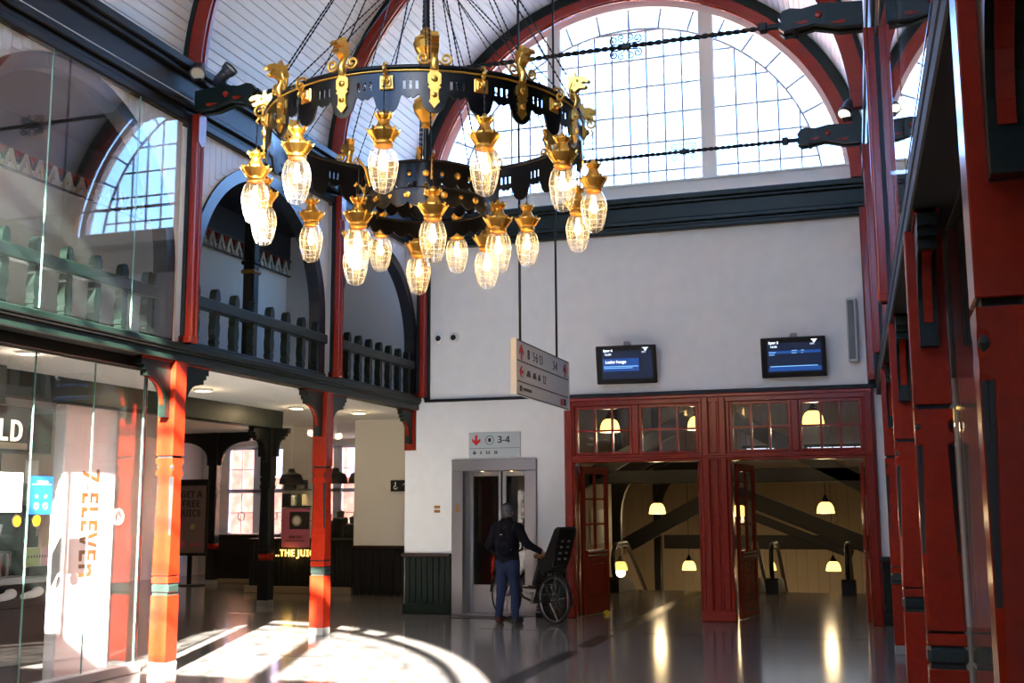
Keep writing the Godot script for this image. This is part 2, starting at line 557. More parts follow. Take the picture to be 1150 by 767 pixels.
func vault() -> void:
	# boards run the whole length of the hall
	var b := MB.new()
	b.ring(3.80, 3.95, -0.02, PI + 0.02, 64, ZN - 0.3, ZS + 0.3, Transform3D(Basis(), Vector3(CX, SP, 0)))
	var shellv := add(b, "ceiling", M.board_white)
	structure(shellv, "barrel vaulted ceiling of white painted boards")
	var count := 100
	var w := 3.74 * PI / count
	b = MB.new()
	b.box(Vector3.ZERO, Vector3(w - 0.004, 0.03, ZS - ZN + 0.3), Basis(), 0.007)
	var me := b.mesh()
	for i in count:
		var a := PI * (i + 0.5) / count
		var d := Vector3(cos(a), sin(a), 0)
		put(me, "board", M.board_white, shellv, Transform3D(Basis(Vector3(-sin(a), cos(a), 0), d, Vector3.BACK), Vector3(CX, SP, (ZS + ZN) * 0.5) + d * 3.755))
	# arched ribs
	var names := ["nearest red arch rib over the entrance end", "red arch rib before the chandelier", "red arch rib behind the chandelier, at the first glass bay", "red arch rib meeting the middle left post", "red arch rib framing the great window"]
	var zs := [-3.44, -6.99, -10.53, -14.08, ZN + 0.12]
	for i in 5:
		var t := thing("arch_rib", names[i], "arch rib", Vector3(CX, SP, zs[i]), 0, "arch ribs of the vault")
		var r0 := 3.50
		if i == 4: r0 = 3.42
		b = MB.new()
		b.ring(r0, 3.70 if i < 4 else 3.59, 0.022, PI - 0.022, 72, -0.062, 0.062)
		add(b, "rib", M.red_paint, t)
		b = MB.new()
		b.ring(r0 - 0.018, r0 + 0.04, 0.022, PI - 0.022, 72, -0.02, 0.02)
		add(b, "bead", M.red_paint, t)
		b = MB.new()
		b.ring(3.68 if i < 4 else 3.58, 3.735, 0.022, PI - 0.022, 72, -0.075, 0.075)
		add(b, "backing", M.green_black, t)

# ---------------------------------------------------------------- arcades on both sides
var post_meshes := {}
func lower_post(called: String, label: String, x: float, z: float, group: String, m_main: Material, m_dark: Material, h := 3.3) -> Node3D:
	# x, z: middle of the post
	var t := thing(called, label, "post", Vector3(x, 0, z), 0, group)
	if post_meshes.is_empty():
		var s := 0.105
		var b := MB.new()
		b.box(Vector3(0, 0.05, 0), Vector3(0.216, 0.1, 0.216), Basis(), 0.006)
		post_meshes.plinth = b.mesh()
		b = MB.new()
		b.box(Vector3(0, 0.445, 0), Vector3(0.21, 0.69, 0.21), Basis(), 0.005)
		post_meshes.base = b.mesh()
		b = MB.new()
		b.box(Vector3(0, 0.862, 0), Vector3(0.215, 0.1, 0.215), Basis(), 0.02)
		b.box(Vector3(0, 0.80, 0), Vector3(0.185, 0.03, 0.185))
		post_meshes.band = b.mesh()
		b = MB.new()
		b.box(Vector3(0, 0.95, 0), Vector3(0.21, 0.07, 0.21), Basis(), 0.006)
		post_meshes.collar = b.mesh()
		b = MB.new()
		# shaft with stopped chamfers that widen upwards
		var ring_at := func(y: float, ch: float) -> Array:
			var r := []
			for q in [[1, 1], [-1, 1], [-1, -1], [1, -1]]:
				var cx: float = q[0]; var cz: float = q[1]
				var p1 := Vector3(cx * s, y, cz * (s - ch)); var p2 := Vector3(cx * (s - ch), y, cz * s)
				if cx * cz > 0: r.append(p1); r.append(p2)
				else: r.append(p2); r.append(p1)
			return r
		var lev := [[1.0, 0.004], [1.06, 0.012], [2.04, 0.042], [2.06, 0.006], [2.10, 0.006], [2.115, 0.03], [2.145, 0.036], [2.175, 0.03], [2.19, 0.004], [2.245, 0.004]]
		for i in lev.size() - 1:
			var A: Array = ring_at.call(lev[i][0], lev[i][1])
			var B: Array = ring_at.call(lev[i + 1][0], lev[i + 1][1])
			for k in 8:
				var k2 := (k + 1) % 8
				var mid: Vector3 = A[k] + A[k2]
				var nn := Vector3(mid.x, 0, mid.z).normalized()
				if k % 2 == 1:
					nn = Vector3(signf(mid.x), 0, 0) if absf(mid.x) > absf(mid.z) else Vector3(0, 0, signf(mid.z))
				b.quad(A[k], A[k2], B[k2], B[k], nn)
		post_meshes.shaft = b.mesh()
		b = MB.new()
		# dark core seen in the grooves and thin dark strips inlaid in the chamfers
		b.box(Vector3(0, 1.62, 0), Vector3(0.176, 1.36, 0.176))
		for q in [[1, 1], [-1, 1], [-1, -1], [1, -1]]:
			for yy in [[1.25, 2.035, 0.022, 0.0375]]:
				var d := Vector3(q[0], 0, q[1]).normalized()
				var side := Vector3(-d.z, 0, d.x)
				var lo: float = s * sqrt(2.0) - 0.012 * 0.7 + 0.0
				var p0 := d * (s * sqrt(2.0) - 0.019 / sqrt(2.0) + 0.0005) + Vector3(0, 1.25, 0)
				var p1 := d * (s * sqrt(2.0) - 0.042 / sqrt(2.0) + 0.0012) + Vector3(0, 2.04, 0)
				b.quad(p0 - side * 0.007, p0 + side * 0.007, p1 + side * 0.024, p1 - side * 0.024, d)
			# half-round stop
			var c0 := Vector3(q[0] * s, 2.145, q[1] * s) - Vector3(q[0], 0, q[1]) * 0.027
			b.lathe([Vector2(0.0, -0.03), Vector2(0.018, -0.024), Vector2(0.026, 0.0), Vector2(0.018, 0.024), Vector2(0.0, 0.03)], 8, Transform3D(Basis(), c0))
		post_meshes.groove = b.mesh()
		b = MB.new()
		b.box(Vector3(0, 2.27 + 0.515, 0), Vector3(0.21, 1.03, 0.21), Basis(), 0.005)
		post_meshes.head = b.mesh()
	put(post_meshes.plinth, "plinth", M.stone, t)
	put(post_meshes.base, "base_block", m_main, t)
	put(post_meshes.band, "band", m_dark if m_dark != M.black_paint else M.ring_green, t)
	put(post_meshes.collar, "collar", m_main, t)
	put(post_meshes.shaft, "shaft", m_main, t)
	put(post_meshes.groove, "groove", M.matte_black, t)
	put(post_meshes.head, "head", m_main, t, Transform3D(Basis().scaled(Vector3(1, (h - 2.27) / 1.03, 1)), Vector3(0, 2.27 - 2.27 * (h - 2.27) / 1.03, 0)))
	return t

func bracket(parent: Node3D, dir: Vector3, top: float, m_dark: Material, m_red: Material, reach := 0.52, drop := 0.62, half := 0.045) -> void:
	# console from the post face in direction dir; profile in (out, y)
	var pts := PackedVector2Array()
	pts.append(Vector2(0, top)); pts.append(Vector2(reach, top)); pts.append(Vector2(reach, top - 0.09)); pts.append(Vector2(reach - 0.05, top - 0.09))
	pts.append(Vector2(reach - 0.05, top - 0.14)); pts.append(Vector2(reach - 0.1, top - 0.15)); pts.append(Vector2(reach - 0.1, top - 0.2))
	var low := PackedVector2Array()
	for i in 9:
		var a := PI * 0.5 * i / 8.0
		low.append(Vector2(lerpf(reach - 0.14, 0.085, sin(a)), lerpf(top - 0.2, top - drop + 0.14, 1.0 - cos(a))))
	pts.append_array(low)
	pts.append(Vector2(0.085, top - drop)); pts.append(Vector2(0, top - drop))
	var bs := Basis(dir, Vector3.UP, dir.cross(Vector3.UP))
	var b := MB.new()
	b.extrude(pts, -half, half, Transform3D(bs, dir * 0.105))
	add(b, "bracket", m_dark, parent)
	b = MB.new()
	b.box(dir * (0.105 + reach * 0.5) + Vector3(0, top - 0.012, 0), Vector3(absf(dir.x) * reach + (1 - absf(dir.x)) * (half * 2 + 0.03), 0.022, absf(dir.z) * reach + (1 - absf(dir.z)) * (half * 2 + 0.03)))
	var pp := []
	for q in low: pp.append(bs * Vector3(q.x, q.y - 0.004, 0) + dir * 0.105)
	for i in pp.size() - 1:
		b.bar(pp[i], pp[i + 1], half * 2 * 0.5, 0.012, dir.cross(Vector3.UP).cross(pp[i + 1] - pp[i]))
	add(b, "bracket_edge", m_red, parent)

var baluster_mesh: Mesh
func balustrade(label: String, z0: float, z1: float, x: float, count: int, group: String) -> void:
	# z0 nearer, z1 farther; stands on the deck
	var t := thing("balustrade", label, "balustrade", Vector3(x, 3.5, (z0 + z1) * 0.5), 0, group)
	if baluster_mesh == null:
		var half := [[0.0, 0.055], [0.05, 0.055], [0.06, 0.045], [0.09, 0.045], [0.10, 0.06], [0.13, 0.06], [0.15, 0.042], [0.2, 0.058], [0.26, 0.066], [0.32, 0.06], [0.38, 0.046], [0.4, 0.055], [0.43, 0.055], [0.44, 0.05], [0.60, 0.05], [0.61, 0.06], [0.64, 0.064], [0.70, 0.05], [0.73, 0.03], [0.745, 0.0]]
		var pl := PackedVector2Array()
		for h in half: pl.append(Vector2(h[1] * 0.82, h[0]))
		for i in range(half.size() - 2, -1, -1): pl.append(Vector2(-half[i][1] * 0.82, half[i][0]))
		var b := MB.new()
		b.extrude(pl, -0.045, 0.045, Transform3D(YZ, Vector3.ZERO))
		baluster_mesh = b.mesh()
	var l := absf(z1 - z0)
	var b2 := MB.new()
	b2.box(Vector3(0.02, 0.525, 0), Vector3(0.12, 0.13, l), Basis(), 0.012)
	add(b2, "handrail", M.green_black, t)
	b2 = MB.new()
	b2.box(Vector3(0, 0.025, 0), Vector3(0.12, 0.05, l), Basis(), 0.01)
	add(b2, "bottom_rail", M.green_black, t)
	for i in count:
		put(baluster_mesh, "baluster", M.green_black, t, Transform3D(Basis(), Vector3(0, 0, l * 0.5 - l * (i + 0.5) / count)))

func upper_post(label: String, x: float, z: float, sgn: float) -> void:
	# slim moulded red post between deck and cornice; sgn: +1 faces the hall towards +x
	var t := thing("upper_post", label, "post", Vector3(x, 3.5, z), 0, "slim upper posts")
	var b := MB.new()
	b.box(Vector3(0, 1.3, 0), Vector3(0.12, 2.6, 0.13), Basis(), 0.01)
	add(b, "core", M.red_paint, t)
	for q in [-0.042, 0.042]:
		b = MB.new()
		b.tube([Vector3(sgn * 0.062, 0.03, q), Vector3(sgn * 0.062, 2.58, q)], 0.024, 8)
		add(b, "bead", M.red_paint, t)
	b = MB.new()
	b.box(Vector3(0, 0.04, 0), Vector3(0.16, 0.08, 0.17), Basis(), 0.012)
	add(b, "foot", M.red_paint, t)
	b = MB.new()
	b.extrude(poly([-0.07, 2.6, -0.07, 2.28, 0.0, 2.22, 0.07, 2.28, 0.07, 2.6]), 0.0, 0.03, Transform3D(Basis(Vector3(0, 0, 1), Vector3.UP, Vector3(sgn, 0, 0)), Vector3(sgn * 0.06, 0, 0)))
	add(b, "cap_plate", M.red_paint, t)
	b = MB.new()
	b.box(Vector3(-sgn * 0.03, 1.3, 0.075), Vector3(0.05, 2.6, 0.02))
	b.box(Vector3(-sgn * 0.03, 1.3, -0.075), Vector3(0.05, 2.6, 0.02))
	add(b, "side_strip", M.black_paint, t)

func arch_wall(label: String, x: float, z0: float, z1: float, band_out: float) -> void:
	# boarded wall over one gallery bay with a round-headed opening; z0 nearer
	var zc := (z0 + z1) * 0.5
	var R := (z0 - z1) * 0.5 - 0.13
	var ys := 4.32
	var pl := PackedVector2Array()
	var hw := (z0 - z1) * 0.5
	pl.append(Vector2(-hw, 3.506)); pl.append(Vector2(-R, 3.506))
	for i in 33:
		var a := PI - PI * i / 32.0
		pl.append(Vector2(cos(a) * R, ys + sin(a) * R))
	pl.append(Vector2(R, 3.506)); pl.append(Vector2(hw, 3.506)); pl.append(Vector2(hw, 6.4)); pl.append(Vector2(-hw, 6.4))
	var root := Node3D.new()
	root.name = numbered("wall_left" if band_out > 0 else "wall_right")
	add_child(root)
	root.position = Vector3(x, 0, zc)
	structure(root, label)
	var b := MB.new()
	b.extrude(pl, -0.1, 0.0 , Transform3D(YZ, Vector3.ZERO))
	add(b, "spandrel", M.white_plaster, root)
	b = MB.new()
	b.ring(R - 0.1, R + 0.05, 0.0, PI, 48, -0.14, 0.035, Transform3D(YZ, Vector3(0, ys, 0)))
	b.span(Vector3(-0.14, 3.506, -R - 0.05), Vector3(0.035, ys, -R + 0.1))
	b.span(Vector3(-0.14, 3.506, R - 0.1), Vector3(0.035, ys, R + 0.05))
	add(b, "arch_band", M.blue_black, root)
	# thin upright boards of the spandrels
	var k := 0
	var zz := -hw + 0.06
	while zz < hw:
		var inside := R + 0.05
		var y0 := 3.506
		if absf(zz) < inside: y0 = ys + sqrt(inside * inside - zz * zz)
		var lowest := y0
		for q in [zz - 0.06, zz + 0.06]:
			if absf(q) < inside: lowest = maxf(lowest, ys + sqrt(inside * inside - q * q))
		if lowest < 6.35:
			b = MB.new()
			b.span(Vector3(0.0, lowest, zz - 0.058), Vector3(0.012, 6.4, zz + 0.058), 0.005)
			add(b, "board", M.board_white, root)
		zz += 0.12

func arcades() -> void:
	var xl := XL - 0.105
	var nm := ["red post of the left arcade nearest the viewer", "red post of left arcade beside the shop window, out of shot", "sunlit orange-red post beside the glass shop front", "red post in the middle of left arcade, sunlit at its foot"]
	for i in range(1, 4):
		var z: float = BAY[i] - 0.105
		var t := lower_post("arcade_post", nm[i], xl, z, "lower posts of the arcades", M.red_paint, M.black_paint)
		bracket(t, Vector3(0, 0, 1), 3.3, M.green_black, M.red_paint)
		bracket(t, Vector3(0, 0, -1), 3.3, M.green_black, M.red_paint)
	# cut-off wall post at the far left corner
	var ct := thing("wall_bracket", "short red bracket post fixed above the lift corner", "bracket", Vector3(-7.38, 0, -17.36), 0)
	var b := MB.new()
	b.box(Vector3(0, 2.97, 0.0), Vector3(0.2, 0.66, 0.2), Basis(), 0.006)
	add(b, "stub", M.red_paint, ct)
	bracket(ct, Vector3(0, 0, 1), 3.3, M.green_black, M.red_paint, 0.4, 0.56)
	# right arcade
	var nr := ["glossy dark red post at the right edge, closest to the viewer", "dark red post, second from the right edge", "dark red post, third from the right edge", "dark red post standing on steel foot nearest the portal on the right"]
	for i in 4:
		var z: float = BAY[i] - 0.105
		var t := lower_post("arcade_post", nr[i], xr(z) + 0.115, z, "lower posts of the arcades", M.red_paint, M.black_paint)
		bracket(t, Vector3(0, 0, 1), 3.3, M.green_black, M.red_paint, 0.52, 0.7, 0.05)
		bracket(t, Vector3(0, 0, -1), 3.3, M.green_black, M.red_paint, 0.52, 0.7, 0.05)
	# left gallery deck, its edge along the hall
	var dk := thing("gallery_deck", "dark green edge beam of the left gallery", "beam", Vector3(XL, 3.3, (ZS + ZN) * 0.5))
	var L := ZS - ZN
	for p in [[-0.2, 0.0, 0.0, 0.1], [-0.2, 0.03, 0.1, 0.13], [-0.2, 0.045, 0.13, 0.2]]:
		b = MB.new()
		b.span(Vector3(p[0], p[2], -L * 0.5), Vector3(p[1], p[3], L * 0.5), 0.01)
		add(b, "moulding", M.green_black, dk)
	# right gallery deck (slightly skewed, as the right arcade is)
	var dr := thing("gallery_deck", "black edge beam of the right gallery", "beam", Vector3(xr(-8.4), 3.3, -8.4), atan(0.0192))
	for p in [[0.02, 0.26, 0.0, 0.1], [0.015, 0.26, 0.1, 0.2]]:
		b = MB.new()
		b.span(Vector3(p[0], p[2], -8.9), Vector3(p[1], p[3], 8.9), 0.01)
		add(b, "moulding", M.matte_black, dr)
	b = MB.new()
	b.span(Vector3(0.008, 0.202, -8.9), Vector3(0.014, 0.208, 8.9))
	add(b, "metal_strip", M.chrome, dr)
	# upper walls, posts and cornices
	var lb := ["white boarded wall with arch over left bay by the far corner", "white boarded wall with blue-black arch over middle left bay", "white boarded wall with arch behind the tall glass panes"]
	arch_wall(lb[2], XL - 0.04, -6.89, -10.44, 1)
	arch_wall(lb[1], XL - 0.04, -10.59, -13.99, 1)
	arch_wall(lb[0], XL - 0.04, -14.14, -17.3, 1)
	var ul := ["slim red upper post at the edge of the tall glass", "slim red upper post in the middle of left gallery", "slim red upper post at the far left corner"]
	upper_post(ul[0], XL + 0.08, -10.53, 1)
	upper_post(ul[1], XL + 0.08, -14.08, 1)
	upper_post(ul[2], XL + 0.075, -17.2, 1)
	var cl := thing("cornice", "dark moulded cornice along the left wall top", "cornice", Vector3(XL, 6.0, (ZS + ZN) * 0.5))
	for p in [[0.06, 0.0, 0.09], [0.03, 0.09, 0.16], [0.08, 0.16, 0.22], [0.05, 0.22, 0.5], [0.12, 0.5, 0.56], [0.17, 0.56, 0.66]]:
		b = MB.new()
		b.span(Vector3(-0.1, p[1], -L * 0.5), Vector3(p[0], p[2], L * 0.5), 0.012)
		add(b, "moulding", M.black_paint, cl)
	b = MB.new()
	b.tube([Vector3(0.09, 0.24, -L * 0.5 + 6.7), Vector3(0.09, 0.24, L * 0.5)], 0.006, 6)
	add(b, "cable", M.bar_grey, cl)
	var ur := ["slim red upper post on the right, near the great window", "slim red upper post on the right by the tie rod", "slim red upper post on the right, nearer the viewer"]
	upper_post(ur[0], xr(-17.2) + 0.0, -17.15, -1)
	upper_post(ur[1], xr(-14) + 0.02, -14.08, -1)
	upper_post(ur[2], xr(-10.5) + 0.02, -10.53, -1)
	var cr := thing("cornice", "dark moulded cornice along the right wall top", "cornice", Vector3(xr(-8.4), 6.0, -8.4), atan(0.0192))
	for p in [[0.03, 0.0, 0.1], [0.0, 0.1, 0.5], [-0.03, 0.5, 0.66]]:
		b = MB.new()
		b.span(Vector3(p[0], p[1], -8.9), Vector3(0.3, p[2], 8.9), 0.012)
		add(b, "moulding", M.green_black, cr)
	# balustrades
	balustrade("dark green balustrade behind the tall left glass", -6.95, -10.36, XL - 0.2, 8, "gallery balustrades")
	balustrade("dark balustrade of middle left gallery bay", -10.62, -13.95, XL - 0.06, 8, "gallery balustrades")
	balustrade("dark balustrade of far left gallery bay", -14.16, -17.08, XL - 0.06, 8, "gallery balustrades")
	# tall glass in front of the nearest left gallery bay
	var zz := [-5.6, -6.94, -8.26, -9.58, -10.45]
	var pn := ["tall clear glass pane at the left picture edge", "tall clear glass pane second from the left edge", "tall clear glass pane third from the left edge", "narrow tall glass pane beside the red upper post"]
	for i in 4:
		var t := thing("glass_screen", pn[i], "glass pane", Vector3(XL + 0.035, 3.5, (zz[i] + zz[i + 1]) * 0.5), 0, "tall glass panes of the left gallery")
		b = MB.new()
		b.span(Vector3(-0.005, 0.02, (zz[i + 1] - zz[i]) * 0.5 + 0.006), Vector3(0.005, 2.52, (zz[i] - zz[i + 1]) * 0.5 - 0.006))
		add(b, "pane", M.pane, t)
		b = MB.new()
		b.span(Vector3(-0.006, 0.02, (zz[i + 1] - zz[i]) * 0.5 - 0.004), Vector3(0.006, 2.52, (zz[i + 1] - zz[i]) * 0.5 + 0.004))
		add(b, "edge_strip", M.glass_edge, t)
	# glass between the right upper posts
	var rz := [-3.4, -6.95, -10.46, -14.0, -17.1]
	var rn := ["upper glass pane of the right gallery above the nearest post", "upper glass pane of right gallery in the second bay", "upper glass pane of right gallery in the third bay", "upper glass pane of right gallery at the far end"]
	for i in 4:
		b = MB.new()
		b.bar(Vector3(xr(rz[i]) + 0.05, 4.76, rz[i] - 0.2), Vector3(xr(rz[i + 1]) + 0.05, 4.76, rz[i + 1] + 0.03), 0.01, 2.46)
		tag(add(b, "glass_screen", M.pane), rn[i], "glass pane", "upper glass panes of the right gallery")
	var lr := ["lower glass wall behind the nearest right post", "lower glass wall behind second right post", "lower glass wall behind third right post"]
	for i in 3:
		b = MB.new()
		b.bar(Vector3(xr(rz[i]) + 0.24, 1.66, rz[i] - 0.28), Vector3(xr(rz[i + 1]) + 0.24, 1.66, rz[i + 1] + 0.1), 0.01, 3.24)
		tag(add(b, "glass_wall", M.pane), lr[i], "glass wall", "lower glass walls of the right arcade")

func side_rooms() -> void:
	# left gallery and aisle
	var b := MB.new()
	b.span(Vector3(-17.2, 3.45, ZS), Vector3(-7.44, 3.5, -26.2))
	structure(add(b, "ceiling", M.white_plaster), "white aisle ceiling under the left gallery")
	b = MB.new()
	b.span(Vector3(-10.5, 3.5, ZS), Vector3(-10.4, 6.9, -18.4))
	structure(add(b, "wall_left", M.cream_plaster), "cream back wall of the left gallery")
	b = MB.new()
	b.span(Vector3(-10.5, 3.5, -18.5), Vector3(-7.3, 6.9, -18.4))
	structure(add(b, "wall_left", M.cream_plaster), "cream end wall of the left gallery")
	b = MB.new()
	b.span(Vector3(-10.5, 6.75, ZS), Vector3(-7.33, 6.9, -18.4))
	structure(add(b, "ceiling", M.dark_wood), "dark timber ceiling of the left gallery")
	for q in [[6.12, 6.75, -10.33], [3.5, 4.15, -10.36]]:
		b = MB.new()
		b.span(Vector3(-10.4, q[0], ZS), Vector3(q[2], q[1], -18.4))
		structure(add(b, "trim_4", M.dark_wood if q[0] > 5 else M.black_paint), "dark timber band on the gallery back wall" if q[0] > 5 else "black skirting of the gallery back wall")
	# carved zigzag frieze
	var fr := thing("carved_frieze", "carved red and white zigzag frieze under dark gallery ceiling", "frieze", Vector3(-10.33, 6.0, -14))
	b = MB.new()
	b.span(Vector3(-0.02, -0.02, -4.4), Vector3(0.03, 0.0, 4.4))
	b.span(Vector3(-0.02, 0.26, -4.4), Vector3(0.03, 0.30, 4.4))
	add(b, "rail", M.brown_wood, fr)
	var zb := MB.new()
	zb.extrude(poly([-0.13, 0.0, -0.07, 0.0, 0.0, 0.16, 0.07, 0.0, 0.13, 0.0, 0.02, 0.26, -0.02, 0.26]), 0, 0.03, Transform3D(YZ, Vector3.ZERO))
	var zm := zb.mesh()
	zb = MB.new()
	zb.extrude(poly([-0.05, 0.26, 0.05, 0.26, 0.0, 0.16]), 0, 0.025, Transform3D(YZ, Vector3.ZERO))
	var zm2 := zb.mesh()
	for i in 32:
		put(zm, "chevron", M.tan_board, fr, Transform3D(Basis(), Vector3(0, 0, -4.2 + i * 0.27)))
		put(zm2, "dart", M.red_paint, fr, Transform3D(Basis(), Vector3(0, 0, -4.2 + (i + 0.5) * 0.27)))
	# dark post standing on the gallery
	var gp := thing("gallery_post", "black turned post inside the left gallery arch", "post", Vector3(-9.55, 3.5, -15.75))
	b = MB.new()
	b.box(Vector3(0, 1.65, 0), Vector3(0.2, 3.3, 0.2), Basis(), 0.03)
	add(b, "shaft", M.black_paint, gp)
	for y in [1.2, 2.0, 2.15]:
		b = MB.new()
		b.box(Vector3(0, y, 0), Vector3(0.25, 0.07, 0.25), Basis(), 0.02)
		add(b, "ring", M.black_paint if y != 2.0 else M.gold_dull, gp)
	# aisle: inner beam on dark posts
	var ab := thing("aisle_beam", "black timber beam under the aisle ceiling", "beam", Vector3(-10.4, 3.12, -12))
	b = MB.new()
	b.span(Vector3(-0.12, 0, -6.2), Vector3(0.12, 0.33, 9), 0.012)
	add(b, "timber", M.green_black, ab)
	var p1 := lower_post("aisle_post", "black aisle post with red lines, before the bar", -10.42, -17.95, "dark aisle posts", M.black_paint, M.red_paint, 3.12)
	bracket(p1, Vector3(0, 0, 1), 3.12, M.black_paint, M.black_paint, 0.5, 0.6)
	bracket(p1, Vector3(1, 0, 0), 3.12, M.black_paint, M.black_paint, 0.3, 0.5)
	bracket(p1, Vector3(-1, 0, 0), 3.12, M.black_paint, M.black_paint, 0.3, 0.5)
	var p2 := lower_post("aisle_post", "black aisle post with spread brackets, beside free juice sign", -14.6, -22.75, "dark aisle posts", M.black_paint, M.red_paint, 3.44)
	bracket(p2, Vector3(1, 0, 0), 3.44, M.black_paint, M.black_paint, 0.9, 0.75)
	bracket(p2, Vector3(-1, 0, 0), 3.44, M.black_paint, M.black_paint, 0.9, 0.75)
	# aisle end wall right of the bar
	b = MB.new()
	b.span(Vector3(-10.05, 0, -20.85), Vector3(-7.3, 3.45, -20.7))
	structure(add(b, "wall_back", M.cream_plaster), "cream wall at the aisle end beside the bar")
	b = MB.new()
	b.span(Vector3(-7.48, 0, -20.85), Vector3(-7.40, 3.5, -17.31))
	structure(add(b, "wall_back", M.white_plaster), "white side wall of the lift block")
	var wc := Node3D.new()
	wc.name = "baseboard_back"
	add_child(wc)
	wc.position = Vector3(-10.05, 0, -20.7)
	structure(wc, "black boarded wainscot at the aisle end")
	b = MB.new()
	b.box(Vector3(0, 0.45, 0.02), Vector3(0.145, 0.9, 0.03), Basis(), 0.008)
	var wm := b.mesh()
	for i in 18: put(wm, "board", M.black_paint, wc, Transform3D(Basis(), Vector3(0.08 + i * 0.15, 0, 0)))
	b = MB.new()
	b.span(Vector3(0, 0.9, 0), Vector3(2.6, 0.96, 0.07), 0.01)
	add(b, "cap", M.brown_wood, wc)
	# outer closing walls
	for w in [[-17.2, 0.0, ZS, -17.1, 3.45, -26.2, "cream outer wall of the left aisle"], [3.5, 0.0, ZS, 3.6, 6.9, -17.3, "cream outer wall of the right aisle"]]:
		b = MB.new()
		b.span(Vector3(w[0], w[1], w[2]), Vector3(w[3], w[4], w[5]))
		structure(add(b, "wall_left" if w[0] < 0 else "wall_right", M.cream_plaster), w[6])
	b = MB.new()
	b.span(Vector3(0.45, 3.505, ZS), Vector3(3.5, 3.58, ZN))
	structure(add(b, "ceiling", M.dark_wood), "dark ceiling of the right aisle")
	b = MB.new()
	b.span(Vector3(0.1, 6.66, ZS), Vector3(3.6, 6.8, ZN))
	structure(add(b, "ceiling", M.dark_wood), "dark ceiling of the right gallery")
	b = MB.new()
	b.span(Vector3(-26.0, 3.51, ZS), Vector3(-10.51, 9.0, -26.2))
	structure(add(b, "ceiling", M.terracotta), "upper storey standing over the aisle")
	# round downlights in the aisle ceiling
	var spots := [[-9.45, -14.34], [-9.63, -17.5], [-9.06, -18.8], [-12.0, -18.05], [-12.0, -19.4], [-12.6, -21.7]]
	var dl := ["round downlight in aisle ceiling beside the sunlit post", "round downlight in aisle ceiling left of middle post", "round downlight in aisle ceiling right of middle post", "round downlight over the aisle behind the sunlit post", "round downlight beyond the spread brackets", "round downlight inside the bar"]
	for i in spots.size():
		var t := thing("downlight", dl[i], "downlight", Vector3(spots[i][0], 3.45, spots[i][1]), 0, "round downlights of the aisle")
		b = MB.new()
		b.lathe([Vector2(0.14, 0), Vector2(0.14, -0.03), Vector2(0.11, -0.035), Vector2(0.105, -0.02)], 20)
		add(b, "rim", M.window_white, t)
		b = MB.new()
		b.lathe([Vector2(0.0, -0.024), Vector2(0.108, -0.024)], 20)
		add(b, "lamp_face", M.warm_glow, t)
		lamp(t, Vector3(0, -0.09, 0), Color(1.0, 0.88, 0.68), 0.08, 0.08)

func lamp(parent: Node3D, at: Vector3, col: Color, energy: float, size := 0.05) -> void:
	var l := OmniLight3D.new()
	l.name = "light"
	l.light_color = col
	l.light_energy = energy
	l.light_size = size
	l.omni_range = 30.0
	l.omni_attenuation = 2.0
	l.shadow_enabled = true
	parent.add_child(l, true)
	l.position = at

# ---------------------------------------------------------------- red portal, lift, far hall
func door_leaf(label: String, hinge: Vector3, ang: float, width: float) -> void:
	# leaf runs along its local +x from the hinge; ang turns it about the hinge
	var t := Node3D.new()
	t.name = numbered("door_leaf")
	add_child(t)
	t.position = hinge
	t.rotation.y = ang
	tag(t, label, "door", "leaves of the red portal doors")
	var H := 2.34
	var b := MB.new()
	b.span(Vector3(0, 0.01, -0.022), Vector3(0.1, H, 0.022), 0.004)
	b.span(Vector3(width - 0.1, 0.01, -0.022), Vector3(width, H, 0.022), 0.004)
	b.span(Vector3(0.1, H - 0.12, -0.022), Vector3(width - 0.1, H, 0.022), 0.004)
	b.span(Vector3(0.1, 0.01, -0.022), Vector3(width - 0.1, 0.22, 0.022), 0.004)
	b.span(Vector3(0.1, 0.86, -0.022), Vector3(width - 0.1, 1.02, 0.022), 0.004)
	add(b, "frame", M.red_paint, t)
	b = MB.new()
	b.span(Vector3(0.1, 0.22, -0.01), Vector3(width - 0.1, 0.86, 0.01))
	b.span(Vector3(0.17, 0.29, -0.017), Vector3(width - 0.17, 0.79, 0.017), 0.006)
	add(b, "lower_panel", M.red_paint, t)
	var x0 := 0.1
	var x1 := width - 0.1
	var y0 := 1.02
	var y1 := H - 0.12
	b = MB.new()
	b.span(Vector3((x0 + x1) * 0.5 - 0.02, y0, -0.018), Vector3((x0 + x1) * 0.5 + 0.02, y1, 0.018))
	for i in [1, 2]:
		var y := lerpf(y0, y1, i / 3.0)
		b.span(Vector3(x0, y - 0.015, -0.016), Vector3(x1, y + 0.015, 0.016))
	add(b, "glazing_bars", M.red_paint, t)
	for i in 3:
		for j in 2:
			b = MB.new()
			b.span(Vector3(lerpf(x0, x1, j * 0.5), lerpf(y0, y1, i / 3.0), -0.002), Vector3(lerpf(x0, x1, (j + 1) * 0.5), lerpf(y0, y1, (i + 1) / 3.0), 0.002))
			add(b, "pane", M.pane, t)
	for y in [0.93, 0.99]:
		b = MB.new()
		b.tube([Vector3(0.12, y, 0.04), Vector3(width - 0.12, y, 0.04)], 0.012, 6)
		add(b, "push_bar", M.chrome, t)

